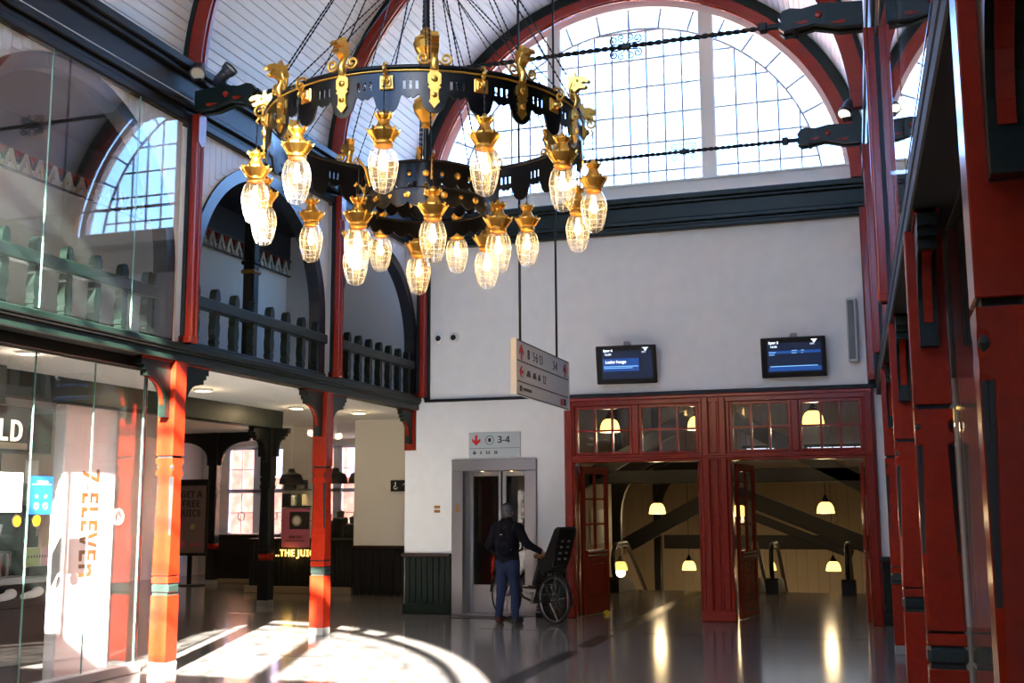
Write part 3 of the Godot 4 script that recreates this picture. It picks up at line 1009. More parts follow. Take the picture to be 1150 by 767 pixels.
func portal() -> void:
	var t := Node3D.new()
	t.name = "door_1"
	add_child(t)
	t.position = Vector3(0, 0, ZN)
	structure(t, "wide red double portal with panelled centre post and small-paned transom")
	var b := MB.new()
	for x in [[-4.72, -4.55], [-0.19, -0.02]]:
		b.span(Vector3(x[0], 0, -0.22), Vector3(x[1], 3.40, 0.06), 0.01)
		b.span(Vector3(x[0] + 0.03, 0, 0.05), Vector3(x[1] - 0.03, 3.36, 0.085), 0.012)
	add(b, "jamb", M.red_paint, t)
	b = MB.new()
	b.span(Vector3(-2.60, 0, -0.22), Vector3(-2.12, 3.40, 0.05), 0.01)
	b.span(Vector3(-2.55, 0, 0.04), Vector3(-2.43, 3.36, 0.085), 0.02)
	b.span(Vector3(-2.29, 0, 0.04), Vector3(-2.17, 3.36, 0.085), 0.02)
	b.span(Vector3(-2.41, 0, 0.04), Vector3(-2.31, 3.36, 0.065), 0.01)
	b.span(Vector3(-2.62, 0, 0.0), Vector3(-2.10, 0.16, 0.1), 0.012)
	add(b, "centre_post", M.red_paint, t)
	b = MB.new()
	b.span(Vector3(-4.70, 2.38, -0.2), Vector3(-0.04, 2.5, 0.075), 0.012)
	b.span(Vector3(-4.70, 2.42, 0.05), Vector3(-0.04, 2.46, 0.1), 0.01)
	add(b, "transom_bar", M.red_paint, t)
	b = MB.new()
	b.span(Vector3(-4.70, 3.27, -0.2), Vector3(-0.04, 3.40, 0.07), 0.01)
	b.span(Vector3(-4.70, 3.34, 0.05), Vector3(-0.04, 3.40, 0.1), 0.012)
	add(b, "head", M.red_paint, t)
	for g in [[-4.55, -2.60], [-2.12, -0.19]]:
		var mid: float = (g[0] + g[1]) * 0.5
		b = MB.new()
		b.span(Vector3(mid - 0.055, 2.5, -0.1), Vector3(mid + 0.055, 3.27, 0.05), 0.01)
		add(b, "transom_post", M.red_paint, t)
		for w in [[g[0], mid - 0.055], [mid + 0.055, g[1]]]:
			var x0: float = w[0] + 0.045
			var x1: float = w[1] - 0.045
			b = MB.new()
			b.span(Vector3(w[0], 2.5, -0.07), Vector3(x0, 3.27, 0.03), 0.006)
			b.span(Vector3(x1, 2.5, -0.07), Vector3(w[1], 3.27, 0.03), 0.006)
			b.span(Vector3(x0, 2.5, -0.07), Vector3(x1, 2.54, 0.03), 0.006)
			b.span(Vector3(x0, 3.22, -0.07), Vector3(x1, 3.27, 0.03), 0.006)
			for i in [1, 2]:
				var x := lerpf(x0, x1, i / 3.0)
				b.span(Vector3(x - 0.016, 2.54, -0.05), Vector3(x + 0.016, 3.22, 0.01))
			b.span(Vector3(x0, 2.865, -0.05), Vector3(x1, 2.895, 0.008))
			add(b, "sash", M.red_paint, t)
			for i in 3:
				for j in 2:
					b = MB.new()
					b.span(Vector3(lerpf(x0, x1, i / 3.0), 2.54 + j * 0.34, -0.022), Vector3(lerpf(x0, x1, (i + 1) / 3.0), 2.88 + j * 0.34, -0.018))
					add(b, "pane", M.pane, t)
	door_leaf("red glazed door leaf standing open at the portal's left jamb", Vector3(-4.52, 0, -17.5), deg_to_rad(76), 0.9)
	door_leaf("red glazed door leaf open left of the centre post", Vector3(-2.64, 0, -17.5), deg_to_rad(93), 0.9)
	door_leaf("red glazed door leaf standing open right of the centre post", Vector3(-2.08, 0, -17.5), deg_to_rad(80), 0.95)
	door_leaf("red glazed door leaf open at the portal's right jamb", Vector3(-0.23, 0, -17.5), deg_to_rad(92), 0.9)

func wainscot(called: String, label: String, x0: float, x1: float) -> void:
	var t := Node3D.new()
	t.name = called
	add_child(t)
	t.position = Vector3(x0, 0, ZN)
	structure(t, label)
	var n := maxi(1, roundi((x1 - x0) / 0.105))
	var w := (x1 - x0) / n
	var b := MB.new()
	b.box(Vector3(w * 0.5, 0.5, 0.035), Vector3(w - 0.002, 0.82, 0.05), Basis(), 0.012)
	var m := b.mesh()
	for i in n: put(m, "board", M.green_black, t, Transform3D(Basis(), Vector3(i * w, 0, 0)))
	b = MB.new()
	b.span(Vector3(-0.03, 0, 0), Vector3(x1 - x0, 0.16, 0.085), 0.012)
	add(b, "skirting", M.green_black, t)
	b = MB.new()
	b.span(Vector3(-0.05, 0.9, 0), Vector3(x1 - x0, 0.965, 0.1), 0.015)
	add(b, "cap_rail", M.brown_wood, t)

func lift() -> void:
	wainscot("baseboard_left", "dark green boarded wainscot left of the lift", -7.45, -6.64)
	wainscot("baseboard_middle", "dark wainscot between the lift and the red portal", -5.18, -4.73)
	wainscot("baseboard_right", "dark wainscot strip right of the portal", -0.01, 0.5)
	var t := Node3D.new()
	t.name = "door_2"
	add_child(t)
	t.position = Vector3(0, 0, ZN)
	structure(t, "brushed steel lift entrance with two glazed sliding doors")
	var b := MB.new()
	b.span(Vector3(-6.63, 0, -0.28), Vector3(-6.43, 2.28, 0.06), 0.008)
	b.span(Vector3(-5.39, 0, -0.28), Vector3(-5.19, 2.28, 0.06), 0.008)
	add(b, "jamb", M.steel, t)
	b = MB.new()
	b.span(Vector3(-6.63, 2.28, -0.28), Vector3(-5.19, 2.47, 0.06), 0.008)
	add(b, "head", M.steel, t)
	b = MB.new()
	b.span(Vector3(-6.43, 0.0, -0.4), Vector3(-5.39, 0.02, 0.06))
	add(b, "threshold", M.steel, t)
	for x in [-6.16, -5.66]:
		b = MB.new()
		b.box(Vector3(x, 2.29, -0.12), Vector3(0.04, 0.03, 0.06), Basis(), 0.006)
		add(b, "indicator_lamp", M.warm_glow, t)
	for x in [[-6.43, -5.88], [-5.86, -5.39]]:
		var lf := MB.new()
		lf.span(Vector3(x[0], 0.02, -0.3), Vector3(x[0] + 0.07, 2.28, -0.25), 0.006)
		lf.span(Vector3(x[1] - 0.05, 0.02, -0.3), Vector3(x[1], 2.28, -0.25), 0.006)
		lf.span(Vector3(x[0] + 0.07, 2.2, -0.3), Vector3(x[1] - 0.05, 2.28, -0.25), 0.006)
		lf.span(Vector3(x[0] + 0.07, 0.02, -0.3), Vector3(x[1] - 0.05, 0.46, -0.25), 0.006)
		var d := add(lf, "sliding_door", M.steel, t)
		b = MB.new()
		b.span(Vector3(x[0] + 0.07, 0.46, -0.28), Vector3(x[1] - 0.05, 2.2, -0.272))
		add(b, "pane", M.dark_pane, d)
	b = MB.new()
	b.span(Vector3(-6.55, 1.62, 0.06), Vector3(-6.50, 1.74, 0.068), 0.003)
	add(b, "call_panel", M.gold_dull, t)
	# shaft behind the doors
	b = MB.new()
	b.span(Vector3(-6.7, 0, -2.2), Vector3(-6.64, 2.6, -0.3))
	b.span(Vector3(-5.2, 0, -2.2), Vector3(-5.14, 2.6, -0.3))
	b.span(Vector3(-6.7, 0, -2.26), Vector3(-5.14, 2.6, -2.2))
	b.span(Vector3(-6.7, 2.5, -2.2), Vector3(-5.14, 2.6, -0.3))
	add(b, "shaft", M.shaft_grey, t)
	b = MB.new()
	b.span(Vector3(-6.3, 0.95, -2.1), Vector3(-5.4, 1.0, -2.05))
	b.span(Vector3(-6.3, 1.0, -1.2), Vector3(-6.26, 2.45, -1.15))
	b.span(Vector3(-5.6, 0.0, -1.2), Vector3(-5.56, 2.45, -1.15))
	add(b, "car_rail", M.steel, t)
	b = MB.new()
	b.span(Vector3(-6.45, 0.001, -17.12), Vector3(-5.35, 0.007, -16.72))
	var mt := add(b, "floor_grate", M.floor_dark)
	tag(mt, "dark foot grate set in the floor before the lift", "floor grate")
	for i in 17:
		b = MB.new()
		b.bar(Vector3(-6.4 + i * 0.06, 0.009, -17.1), Vector3(-6.36 + i * 0.06, 0.009, -16.74), 0.018, 0.006)
		add(b, "slat", M.stone, mt)

func pendant(i: int, label: String, at: Vector3, sc: float) -> void:
	var t := thing("pendant_lamp", label, "lamp", at, 0, "opal pendant lamps of the escalator hall")
	var b := MB.new()
	b.lathe([Vector2(0.0, 0.16), Vector2(0.07, 0.155), Vector2(0.13, 0.12), Vector2(0.17, 0.05), Vector2(0.195, -0.08), Vector2(0.19, -0.1), Vector2(0.0, -0.105)], 20, Transform3D(Basis().scaled(Vector3.ONE * sc), Vector3.ZERO))
	add(b, "glass_shade", M.opal_glow, t)
	b = MB.new()
	b.lathe([Vector2(0.09, 0.15), Vector2(0.095, 0.19), Vector2(0.06, 0.2), Vector2(0.07, 0.23), Vector2(0.04, 0.25), Vector2(0.03, 0.3), Vector2(0.0, 0.31)], 14, Transform3D(Basis().scaled(Vector3.ONE * sc), Vector3.ZERO))
	add(b, "gallery_cap", M.iron, t)
	b = MB.new()
	b.tube([Vector3(0, 0.3 * sc, 0), Vector3(0, 5.4 - at.y, 0)], 0.008, 5)
	add(b, "rod", M.iron, t)
	lamp(t, Vector3(0, -0.16 * sc, 0), Color(1.0, 0.88, 0.68), 0.2, 0.12)

func escalator_side(label: String, x: float, z: float) -> void:
	var t := thing("escalator_balustrade", label, "escalator", Vector3(x, 0, z), 0, "escalator balustrades")
	var path := []
	for i in 13:
		var a := PI * 1.15 - PI * 1.15 * i / 12.0 + PI * 0.0
		path.append(Vector3(0, 0.62 + 0.36 * sin(PI * 1.4 - i * (PI * 0.9) / 12.0), 0.15 - 0.36 * cos(PI * 1.4 - i * (PI * 0.9) / 12.0) * -1.0))
	path = []
	for i in 13:
		var a := deg_to_rad(-100.0 + i * 190.0 / 12.0)
		path.append(Vector3(0, 0.58 + 0.36 * sin(a), 0.36 * cos(a)))
	path.append(Vector3(0, 0.94, -0.9))
	path.append(Vector3(0, 0.75, -1.3))
	path.append(Vector3(0, -2.6, -7.0))
	var b := MB.new()
	b.tube(path, 0.045, 8)
	add(b, "handrail", M.iron, t)
	var inner := []
	for p in path: inner.append(p + Vector3(0.0, -0.05, -0.03))
	b = MB.new()
	b.tube(inner, 0.03, 8)
	add(b, "rail_channel", M.chrome, t)
	b = MB.new()
	b.extrude(poly([0.25, 0.2, 0.3, 0.6, 0.15, 0.85, -0.9, 0.88, -1.3, 0.68, -7.0, -2.66, -7.0, -3.4, -1.2, -0.05, -0.9, 0.1]), -0.006, 0.006, Transform3D(YZ, Vector3.ZERO))
	add(b, "glass_side", M.pane, t)
	b = MB.new()
	b.extrude(poly([0.38, 0.0, 0.4, 0.24, 0.3, 0.3, -0.9, 0.22, -1.2, 0.0, -7.0, -3.4, -7.0, -3.8, -1.2, -0.4]), -0.12, 0.12, Transform3D(YZ, Vector3.ZERO))
	add(b, "skirt", M.black_paint, t)

func beyond_the_portal() -> void:
	var b := MB.new()
	b.span(Vector3(-7.3, -5.2, -33), Vector3(3.6, -5.0, -23.3))
	structure(add(b, "floor", M.stone), "lower floor at the foot of the escalators")
	b = MB.new()
	b.span(Vector3(-7.3, -5.0, -23.36), Vector3(3.6, -0.2, -23.3))
	structure(add(b, "wall_back", M.tan_board), "wall under the landing edge")
	var wb := Node3D.new()
	wb.name = numbered("wall_back")
	add_child(wb)
	wb.position = Vector3(0, 0, -33)
	structure(wb, "tan boarded end wall of the escalator hall")
	b = MB.new()
	b.span(Vector3(-7.3, -5, -0.1), Vector3(3.6, 5.6, 0))
	add(b, "backing", M.tan_board, wb)
	b = MB.new()
	b.box(Vector3(0, 0.3, 0.02), Vector3(0.286, 10.6, 0.03), Basis(), 0.008)
	var me := b.mesh()
	for i in 37: put(me, "board", M.tan_board, wb, Transform3D(Basis(), Vector3(-7.1 + i * 0.29, 0, 0)))
	# long window high in that wall
	var hw := Node3D.new()
	hw.name = "window_3"
	add_child(hw)
	hw.position = Vector3(-1.4, 3.12, -32.9)
	structure(hw, "long low bright window beyond the trusses")
	b = MB.new()
	b.span(Vector3(-2.2, -0.02, 0), Vector3(2.6, 0.22, 0.02))
	add(b, "lit_glass", M.day_glow, hw)
	b = MB.new()
	for i in 9: b.span(Vector3(-2.2 + i * 0.6 - 0.02, -0.02, 0.01), Vector3(-2.2 + i * 0.6 + 0.02, 0.22, 0.05))
	b.span(Vector3(-2.3, 0.2, 0), Vector3(2.7, 0.28, 0.06))
	b.span(Vector3(-2.3, -0.08, 0), Vector3(2.7, 0.0, 0.06))
	add(b, "frame", M.dark_wood, hw)
	var al := AreaLight3D.new()
	al.name = "light"
	al.area_size = Vector2(4.8, 0.22)
	al.area_normalize_energy = false
	al.light_color = Color(0.9, 0.95, 1.0)
	al.light_energy = 0.12
	al.area_range = 40.0
	al.shadow_enabled = true
	hw.add_child(al)
	al.position = Vector3(0.2, 0.14, 0.08)
	al.rotation.y = PI
	for w in [[-7.3, -7.2, "tan side wall of the escalator hall on the left"], [3.5, 3.6, "tan side wall of the escalator hall on the right"]]:
		b = MB.new()
		b.span(Vector3(w[0], -5, -33), Vector3(w[1], 5.6, -17.56))
		structure(add(b, "wall_left" if w[0] < 0 else "wall_right", M.tan_board), w[2])
	b = MB.new()
	b.span(Vector3(-7.3, 5.4, -33), Vector3(3.6, 5.6, -17.56))
	structure(add(b, "ceiling", M.tan_board), "tan ceiling of the escalator hall")
	# left partition with pale window strips
	b = MB.new()
	b.span(Vector3(-6.0, 0, -26.0), Vector3(-5.9, 2.3, -22.9))
	structure(add(b, "wall_left", M.tan_board), "tan partition left of the escalators")
	for q in [[-25.2, 0.9, 1.65], [-29.0, 0.0, 0.75]]:
		b = MB.new()
		b.span(Vector3(-5.893 if q[0] > -26 else -7.193, q[1], q[0]), Vector3(-5.86 if q[0] > -26 else -7.15, q[2], q[0] + 1.7), 0.01)
		tag(add(b, "white_board", M.window_white), "white slatted panel above the escalator handrail" if q[0] > -26 else "white slatted panel low beyond the escalator", "panel")
	# roof trusses
	var tr := thing("roof_truss", "dark timber truss seen through the transom", "truss", Vector3(-3.1, 0, -22))
	for s in [[0.0, 3.62, -3.0, 1.95, 0.3], [0.0, 3.62, 3.4, 1.75, 0.3]]:
		b = MB.new()
		b.bar(Vector3(s[0], s[1], 0), Vector3(s[2], s[3], 0), 0.2, s[4], Vector3.UP, 0.01)
		add(b, "rafter", M.dark_wood, tr)
	b = MB.new()
	b.bar(Vector3(-2.4, 2.27, 0), Vector3(3.6, 2.27, 0), 0.2, 0.26, Vector3.UP, 0.01)
	add(b, "tie_beam", M.dark_wood, tr)
	b = MB.new()
	b.bar(Vector3(0, 2.3, 0), Vector3(0, 3.6, 0), 0.18, 0.18, Vector3.RIGHT, 0.01)
	add(b, "king_post", M.dark_wood, tr)
	var tb := thing("roof_truss", "dark timber truss low beyond the escalators", "truss", Vector3(-3.7, 0, -29))
	for s in [[0.0, 2.1, -2.9, 0.55], [0.0, 2.1, 3.9, 0.5], [0.35, 1.55, 3.0, 0.5]]:
		b = MB.new()
		b.bar(Vector3(s[0], s[1], 0), Vector3(s[2], s[3], 0), 0.24, 0.38 if s[0] == 0.0 else 0.2, Vector3.UP, 0.01)
		add(b, "rafter", M.dark_wood, tb)
	b = MB.new()
	b.bar(Vector3(-1.6, 0.8, 0), Vector3(4.2, 0.8, 0), 0.22, 0.34, Vector3.UP, 0.01)
	add(b, "tie_beam", M.dark_wood, tb)
	for x in [-0.2, 0.55]:
		b = MB.new()
		b.bar(Vector3(x, 0.8, 0), Vector3(x, 2.0, 0), 0.22, 0.22, Vector3.RIGHT, 0.01)
		add(b, "post", M.dark_wood, tb)
	for q in [[-5.55, -24.6], [-6.4, -28.5], [-5.95, -31.5]]:
		var lp := thing("timber_post", ["dark timber post at the left of the escalator hall", "dark timber post further down the escalator hall", "dark timber post at far left of the escalator hall"][[-5.55, -6.4, -5.95].find(q[0])], "post", Vector3(q[0], -5 if q[1] < -25 else -0.2, q[1]))
		var h := 5.4 - lp.position.y
		b = MB.new()
		b.box(Vector3(0, h * 0.5, 0), Vector3(0.2, h, 0.2), Basis(), 0.02)
		add(b, "shaft", M.dark_wood, lp)
		b = MB.new()
		var pl := PackedVector2Array([Vector2(0, 2.9), Vector2(1.4, 2.9), Vector2(1.3, 2.75)])
		for i in 8: pl.append(Vector2(lerpf(1.2, 0.1, sin(PI * 0.5 * i / 7.0)), lerpf(2.7, 1.5, 1.0 - cos(PI * 0.5 * i / 7.0))))
		pl.append(Vector2(0, 1.4))
		b.extrude(pl, -0.08, 0.08, Transform3D(Basis(), Vector3(0, -lp.position.y, 0)))
		add(b, "brace", M.dark_wood, lp)
	escalator_side("escalator balustrade with shiny handrail left of the portal centre", -5.15, -22.75)
	escalator_side("escalator balustrade right of the portal centre post", -2.08, -23.1)
	escalator_side("thin escalator balustrade just left of its twin", -2.5, -23.2)
	escalator_side("escalator balustrade at the right of the portal", -0.66, -23.0)
	var nm := ["pendant lamp behind the far left transom panes", "pendant lamp behind transom next to the centre post", "large pendant lamp behind the right transom panes", "pendant lamp in the left doorway, upper one", "pendant lamp in the right doorway, upper one", "pendant lamp seen through the open door glass", "pendant lamp in the left doorway, lower one", "pendant lamp in the right doorway, lower one", "pendant lamp low beside the open right door leaf"]
	var ps := [Vector3(-4.84, 3.2, -21), Vector3(-3.17, 3.2, -21), Vector3(-1.06, 3.2, -20.5), Vector3(-4.91, 1.62, -26), Vector3(-1.16, 1.62, -26), Vector3(-3.05, 1.56, -26), Vector3(-5.02, 0.08, -31), Vector3(-1.25, 0.1, -31), Vector3(-3.38, 0.05, -31)]
	for i in 9: pendant(i, nm[i], ps[i], 1.0)
	b = MB.new()
	b.lathe([Vector2(0, 0), Vector2(0.05, 0.0), Vector2(0.06, 0.03), Vector2(0.03, 0.06), Vector2(0, 0.065)], 10)
	tag(add(b, "door_wedge", M.yellow, self, Vector3(-4.25, 0, -17.95)), "small yellow wedge on the floor at the left door leaf", "door wedge")

# ---------------------------------------------------------------- signs, screens and other fittings
func arrow(parent: Node3D, called: String, m: Material, xf: Transform3D, s: float) -> void:
	var b := MB.new()
	b.extrude(poly([-0.12 * s, -0.5 * s, 0.12 * s, -0.5 * s, 0.12 * s, 0.05 * s, 0.42 * s, -0.2 * s, 0.42 * s, 0.08 * s, 0, 0.5 * s, -0.42 * s, 0.08 * s, -0.42 * s, -0.2 * s, -0.12 * s, 0.05 * s]), 0, 0.004, xf)
	add(b, called, m, parent)

func wall_fittings() -> void:
	var b: MB
	# lift sign
	var t := thing("lift_sign", "grey sign with red arrow and 3-4 above the lift", "sign", Vector3(-5.9, 2.705, ZN))
	b = MB.new()
	b.span(Vector3(-0.44, -0.2, 0), Vector3(0.44, 0.2, 0.03), 0.006)
	add(b, "plate", M.sign_grey, t)
	b = MB.new()
	b.span(Vector3(-0.43, -0.062, 0.03), Vector3(0.43, -0.056, 0.032))
	add(b, "rule", M.ink_grey, t)
	arrow(t, "red_arrow", M.arrow_red, Transform3D(Basis(Vector3.BACK, PI), Vector3(-0.31, 0.07, 0.03)), 0.17)
	b = MB.new()
	b.ring(0.066, 0.074, 0, TAU, 24, 0.03, 0.034, Transform3D(Basis(), Vector3(-0.08, 0.07, 0)))
	b.span(Vector3(-0.105, 0.045, 0.03), Vector3(-0.055, 0.1, 0.034))
	add(b, "train_symbol", M.ink, t)
	text("3-4", 0.105, M.ink, t, "lettering", Transform3D(Basis(), Vector3(0.16, 0.075, 0.032)))
	arrow(t, "small_arrow", M.ink, Transform3D(Basis(Vector3.BACK, PI), Vector3(-0.34, -0.13, 0.03)), 0.07)
	for x in [-0.24, -0.14, -0.1, 0.0, 0.03]:
		b = MB.new()
		b.span(Vector3(x, -0.155, 0.03), Vector3(x + 0.022, -0.105, 0.033))
		add(b, "symbol", M.ink_grey, t)
	# call plates on the white wall left of the lift
	t = thing("call_plate", "small double button plate on the wall left of lift", "button plate", Vector3(-6.9, 1.68, ZN))
	for y in [-0.04, 0.03]:
		b = MB.new()
		b.span(Vector3(-0.05, y - 0.025, 0), Vector3(0.05, y + 0.02, 0.012), 0.004)
		add(b, "plate", M.gold_dull, t)
	# screens
	var scr := [[-3.66, "Spor 4", "16:00", "dark monitor reading Spor 4 above the portal's left half"], [-1.125, "Spor 3", "14:06", "dark monitor reading Spor 3 above the portal's right half"]]
	for i in 2:
		t = thing("departure_screen", scr[i][3], "screen", Vector3(scr[i][0], 3.89, ZN + 0.2), 0, "departure screens")
		t.rotation = Vector3(deg_to_rad(12), deg_to_rad(4 if i == 0 else 0), 0)
		b = MB.new()
		b.box(Vector3.ZERO, Vector3(0.94, 0.6, 0.07), Basis(), 0.012)
		add(b, "case", M.screen_case, t)
		b = MB.new()
		b.span(Vector3(-0.38, -0.22, 0.036), Vector3(0.41, 0.22, 0.038))
		add(b, "display", M.screen_dark, t)
		b = MB.new()
		if i == 0:
			b.span(Vector3(-0.36, -0.1, 0.038), Vector3(0.2, 0.1, 0.0395))
		else:
			b.span(Vector3(-0.36, 0.06, 0.038), Vector3(0.4, 0.10, 0.0395))
			b.span(Vector3(-0.36, -0.2, 0.038), Vector3(0.4, -0.14, 0.0395))
		add(b, "display_band", M.screen_blue, t)
		text(scr[i][1], 0.035, M.screen_text, t, "display_lettering", Transform3D(Basis(), Vector3(-0.28, 0.225, 0.037)))
		text(scr[i][2], 0.03, M.screen_text, t, "display_lettering", Transform3D(Basis(), Vector3(-0.28, 0.165, 0.039)), false)
		b = MB.new()
		b.extrude(poly([-0.05, 0.02, 0.05, 0.02, 0.02, 0.0, 0.01, -0.03, -0.01, -0.03, -0.02, 0.0]), 0.037, 0.04, Transform3D(Basis(), Vector3(0.31, 0.24, 0)))
		add(b, "display_emblem", M.screen_text, t)
		text("12°C", 0.022, M.screen_text, t, "display_lettering", Transform3D(Basis(), Vector3(0.28, 0.19, 0.039)), false)
		if i == 0:
			text("Ledte Fange", 0.04, M.screen_text, t, "display_lettering", Transform3D(Basis(), Vector3(-0.16, 0.045, 0.04)))
		b = MB.new()
		var lines := [[-0.35, 0.19, -0.025], [-0.35, 0.1, -0.05]] if i == 0 else [[-0.35, -0.25, 0.08], [-0.35, -0.27, 0.045], [-0.02, 0.06, 0.1], [-0.02, 0.05, 0.065], [0.12, 0.16, 0.1], [0.12, 0.14, 0.065], [-0.34, 0.35, -0.13]]
		for l in lines: b.span(Vector3(l[0], l[2] - 0.006, 0.0395), Vector3(l[1], l[2] + 0.006, 0.0405))
		add(b, "display_lines", M.screen_text2, t)
		b = MB.new()
		b.bar(Vector3(0, 0.2, -0.03), Vector3(0, 0.30, -0.24), 0.12, 0.03)
		b.box(Vector3(0.02, 0.335, -0.02), Vector3(0.1, 0.05, 0.05), Basis(), 0.01)
		add(b, "wall_mount", M.steel, t)
	# column loudspeaker
	t = thing("column_speaker", "tall slim grey loudspeaker at right of the far wall", "loudspeaker", Vector3(-0.27, 4.27, ZN))
	b = MB.new()
	b.span(Vector3(-0.075, -0.48, 0.02), Vector3(0.075, 0.48, 0.12), 0.015)
	add(b, "case", M.sign_grey, t)
	b = MB.new()
	b.span(Vector3(-0.055, -0.44, 0.12), Vector3(0.035, 0.44, 0.127), 0.004)
	add(b, "grille", M.grille, t)
	# two dome cameras
	for i in 2:
		t = thing("dome_camera", ["round wall camera at left of the pair", "round wall camera at right of the pair"][i], "camera", Vector3([-6.88, -6.61][i], 4.49, ZN), 0, "round wall cameras")
		b = MB.new()
		b.lathe([Vector2(0.0, 0.05), Vector2(0.06, 0.05), Vector2(0.085, 0.03), Vector2(0.09, 0.0)], 18, Transform3D(Basis(Vector3.RIGHT, PI * 0.5), Vector3.ZERO))
		add(b, "housing", M.window_white, t)
		b = MB.new()
		b.lathe([Vector2(0.0, 0.085), Vector2(0.03, 0.078), Vector2(0.048, 0.05)], 14, Transform3D(Basis(Vector3.RIGHT, PI * 0.5), Vector3.ZERO))
		add(b, "lens", M.black_paint, t)
	# accessible toilet sign sticking out of the aisle end wall
	t = thing("toilet_sign", "black projecting sign with white wheelchair symbol", "sign", Vector3(-9.0, 2.13, -20.69))
	b = MB.new()
	b.span(Vector3(-0.24, -0.11, 0), Vector3(0.3, 0.11, 0.03), 0.006)
	add(b, "plate", M.black_paint, t)
	b = MB.new()
	b.ring(0.028, 0.042, PI * 0.75, TAU, 14, 0.03, 0.034, Transform3D(Basis(), Vector3(-0.13, -0.03, 0)))
	b.ring(0.0, 0.016, 0, TAU, 10, 0.03, 0.034, Transform3D(Basis(), Vector3(-0.135, 0.06, 0)))
	b.span(Vector3(-0.145, -0.02, 0.03), Vector3(-0.125, 0.045, 0.034))
	b.ring(0.03, 0.042, 0.2, PI - 0.2, 12, 0.03, 0.034, Transform3D(Basis(), Vector3(0.06, 0.0, 0)))
	add(b, "symbol", M.window_white, t)
	# long hanging direction sign
	t = thing("hanging_sign", "long grey direction sign hung on two rods", "sign", Vector3(-3.55, 2.87, -12.15))
	b = MB.new()
	b.span(Vector3(-0.05, 0, -1.03), Vector3(0.0, 0.575, 1.03), 0.004)
	add(b, "panel", M.sign_grey2, t)
	b = MB.new()
	b.span(Vector3(-0.06, -0.01, 1.03), Vector3(0.01, 0.585, 1.06), 0.004)
	add(b, "end_cap", M.window_white, t)
	b = MB.new()
	b.span(Vector3(-0.06, -0.01, -1.06), Vector3(0.01, 0.585, -1.03), 0.004)
	add(b, "end_cap", M.window_white, t)
	b = MB.new()
	for y in [0.0, 0.14, 0.36, 0.575]: b.span(Vector3(-0.004, y - 0.006, -1.03), Vector3(0.003, y + 0.006, 1.03))
	add(b, "divider", M.ink_grey, t)
	for z in [0.82, -0.62]:
		b = MB.new()
		b.tube([Vector3(-0.025, 0.58, z), Vector3(-0.025, 7.36, z)], 0.014, 6)
		add(b, "rod", M.iron, t)
	var bz := func(y: float, z: float) -> Transform3D: return Transform3D(FX, Vector3(0.001, y, z))
	arrow(t, "red_arrow", M.arrow_red, Transform3D(FX, Vector3(0.0, 0.46, 0.86)), 0.17)
	arrow(t, "red_arrow", M.arrow_red, Transform3D(FX, Vector3(0.0, 0.46, -0.88)), 0.16)
	arrow(t, "red_arrow", M.arrow_red, Transform3D(FX * Basis(Vector3.BACK, PI * 0.5), Vector3(0.0, 0.25, 0.86)), 0.14)
	text("B", 0.1, M.ink, t, "lettering", bz.call(0.46, 0.6))
	text("5·6 13", 0.1, M.ink_grey, t, "lettering", bz.call(0.46, 0.25), false)
	text("3·4", 0.1, M.ink_grey, t, "lettering", bz.call(0.46, -0.45), false)
	text("12", 0.09, M.ink_grey, t, "lettering", bz.call(0.25, 0.0), false)
	for q in [[0.6, 0.08], [0.38, 0.07], [0.2, 0.05]]:
		b = MB.new()
		b.extrude(poly([-q[1], -0.03, q[1], -0.03, q[1] * 0.4, 0.04, -q[1] * 0.5, 0.03]), 0, 0.003, Transform3D(FX, Vector3(0.0, 0.25, q[0])))
		add(b, "symbol", M.ink_grey, t)
	b = MB.new()
	b.span(Vector3(0, 0.04, 0.84), Vector3(0.003, 0.1, 0.92))
	b.span(Vector3(0, 0.055, 0.5), Vector3(0.003, 0.085, 0.8))
	b.span(Vector3(0, 0.03, -0.8), Vector3(0.003, 0.11, -0.92))
	add(b, "symbol", M.ink_grey, t)
	b = MB.new()
	b.box(Vector3(0.003, 0.06, -0.72), Vector3(0.004, 0.08, 0.08))
	add(b, "symbol", M.arrow_red, t)

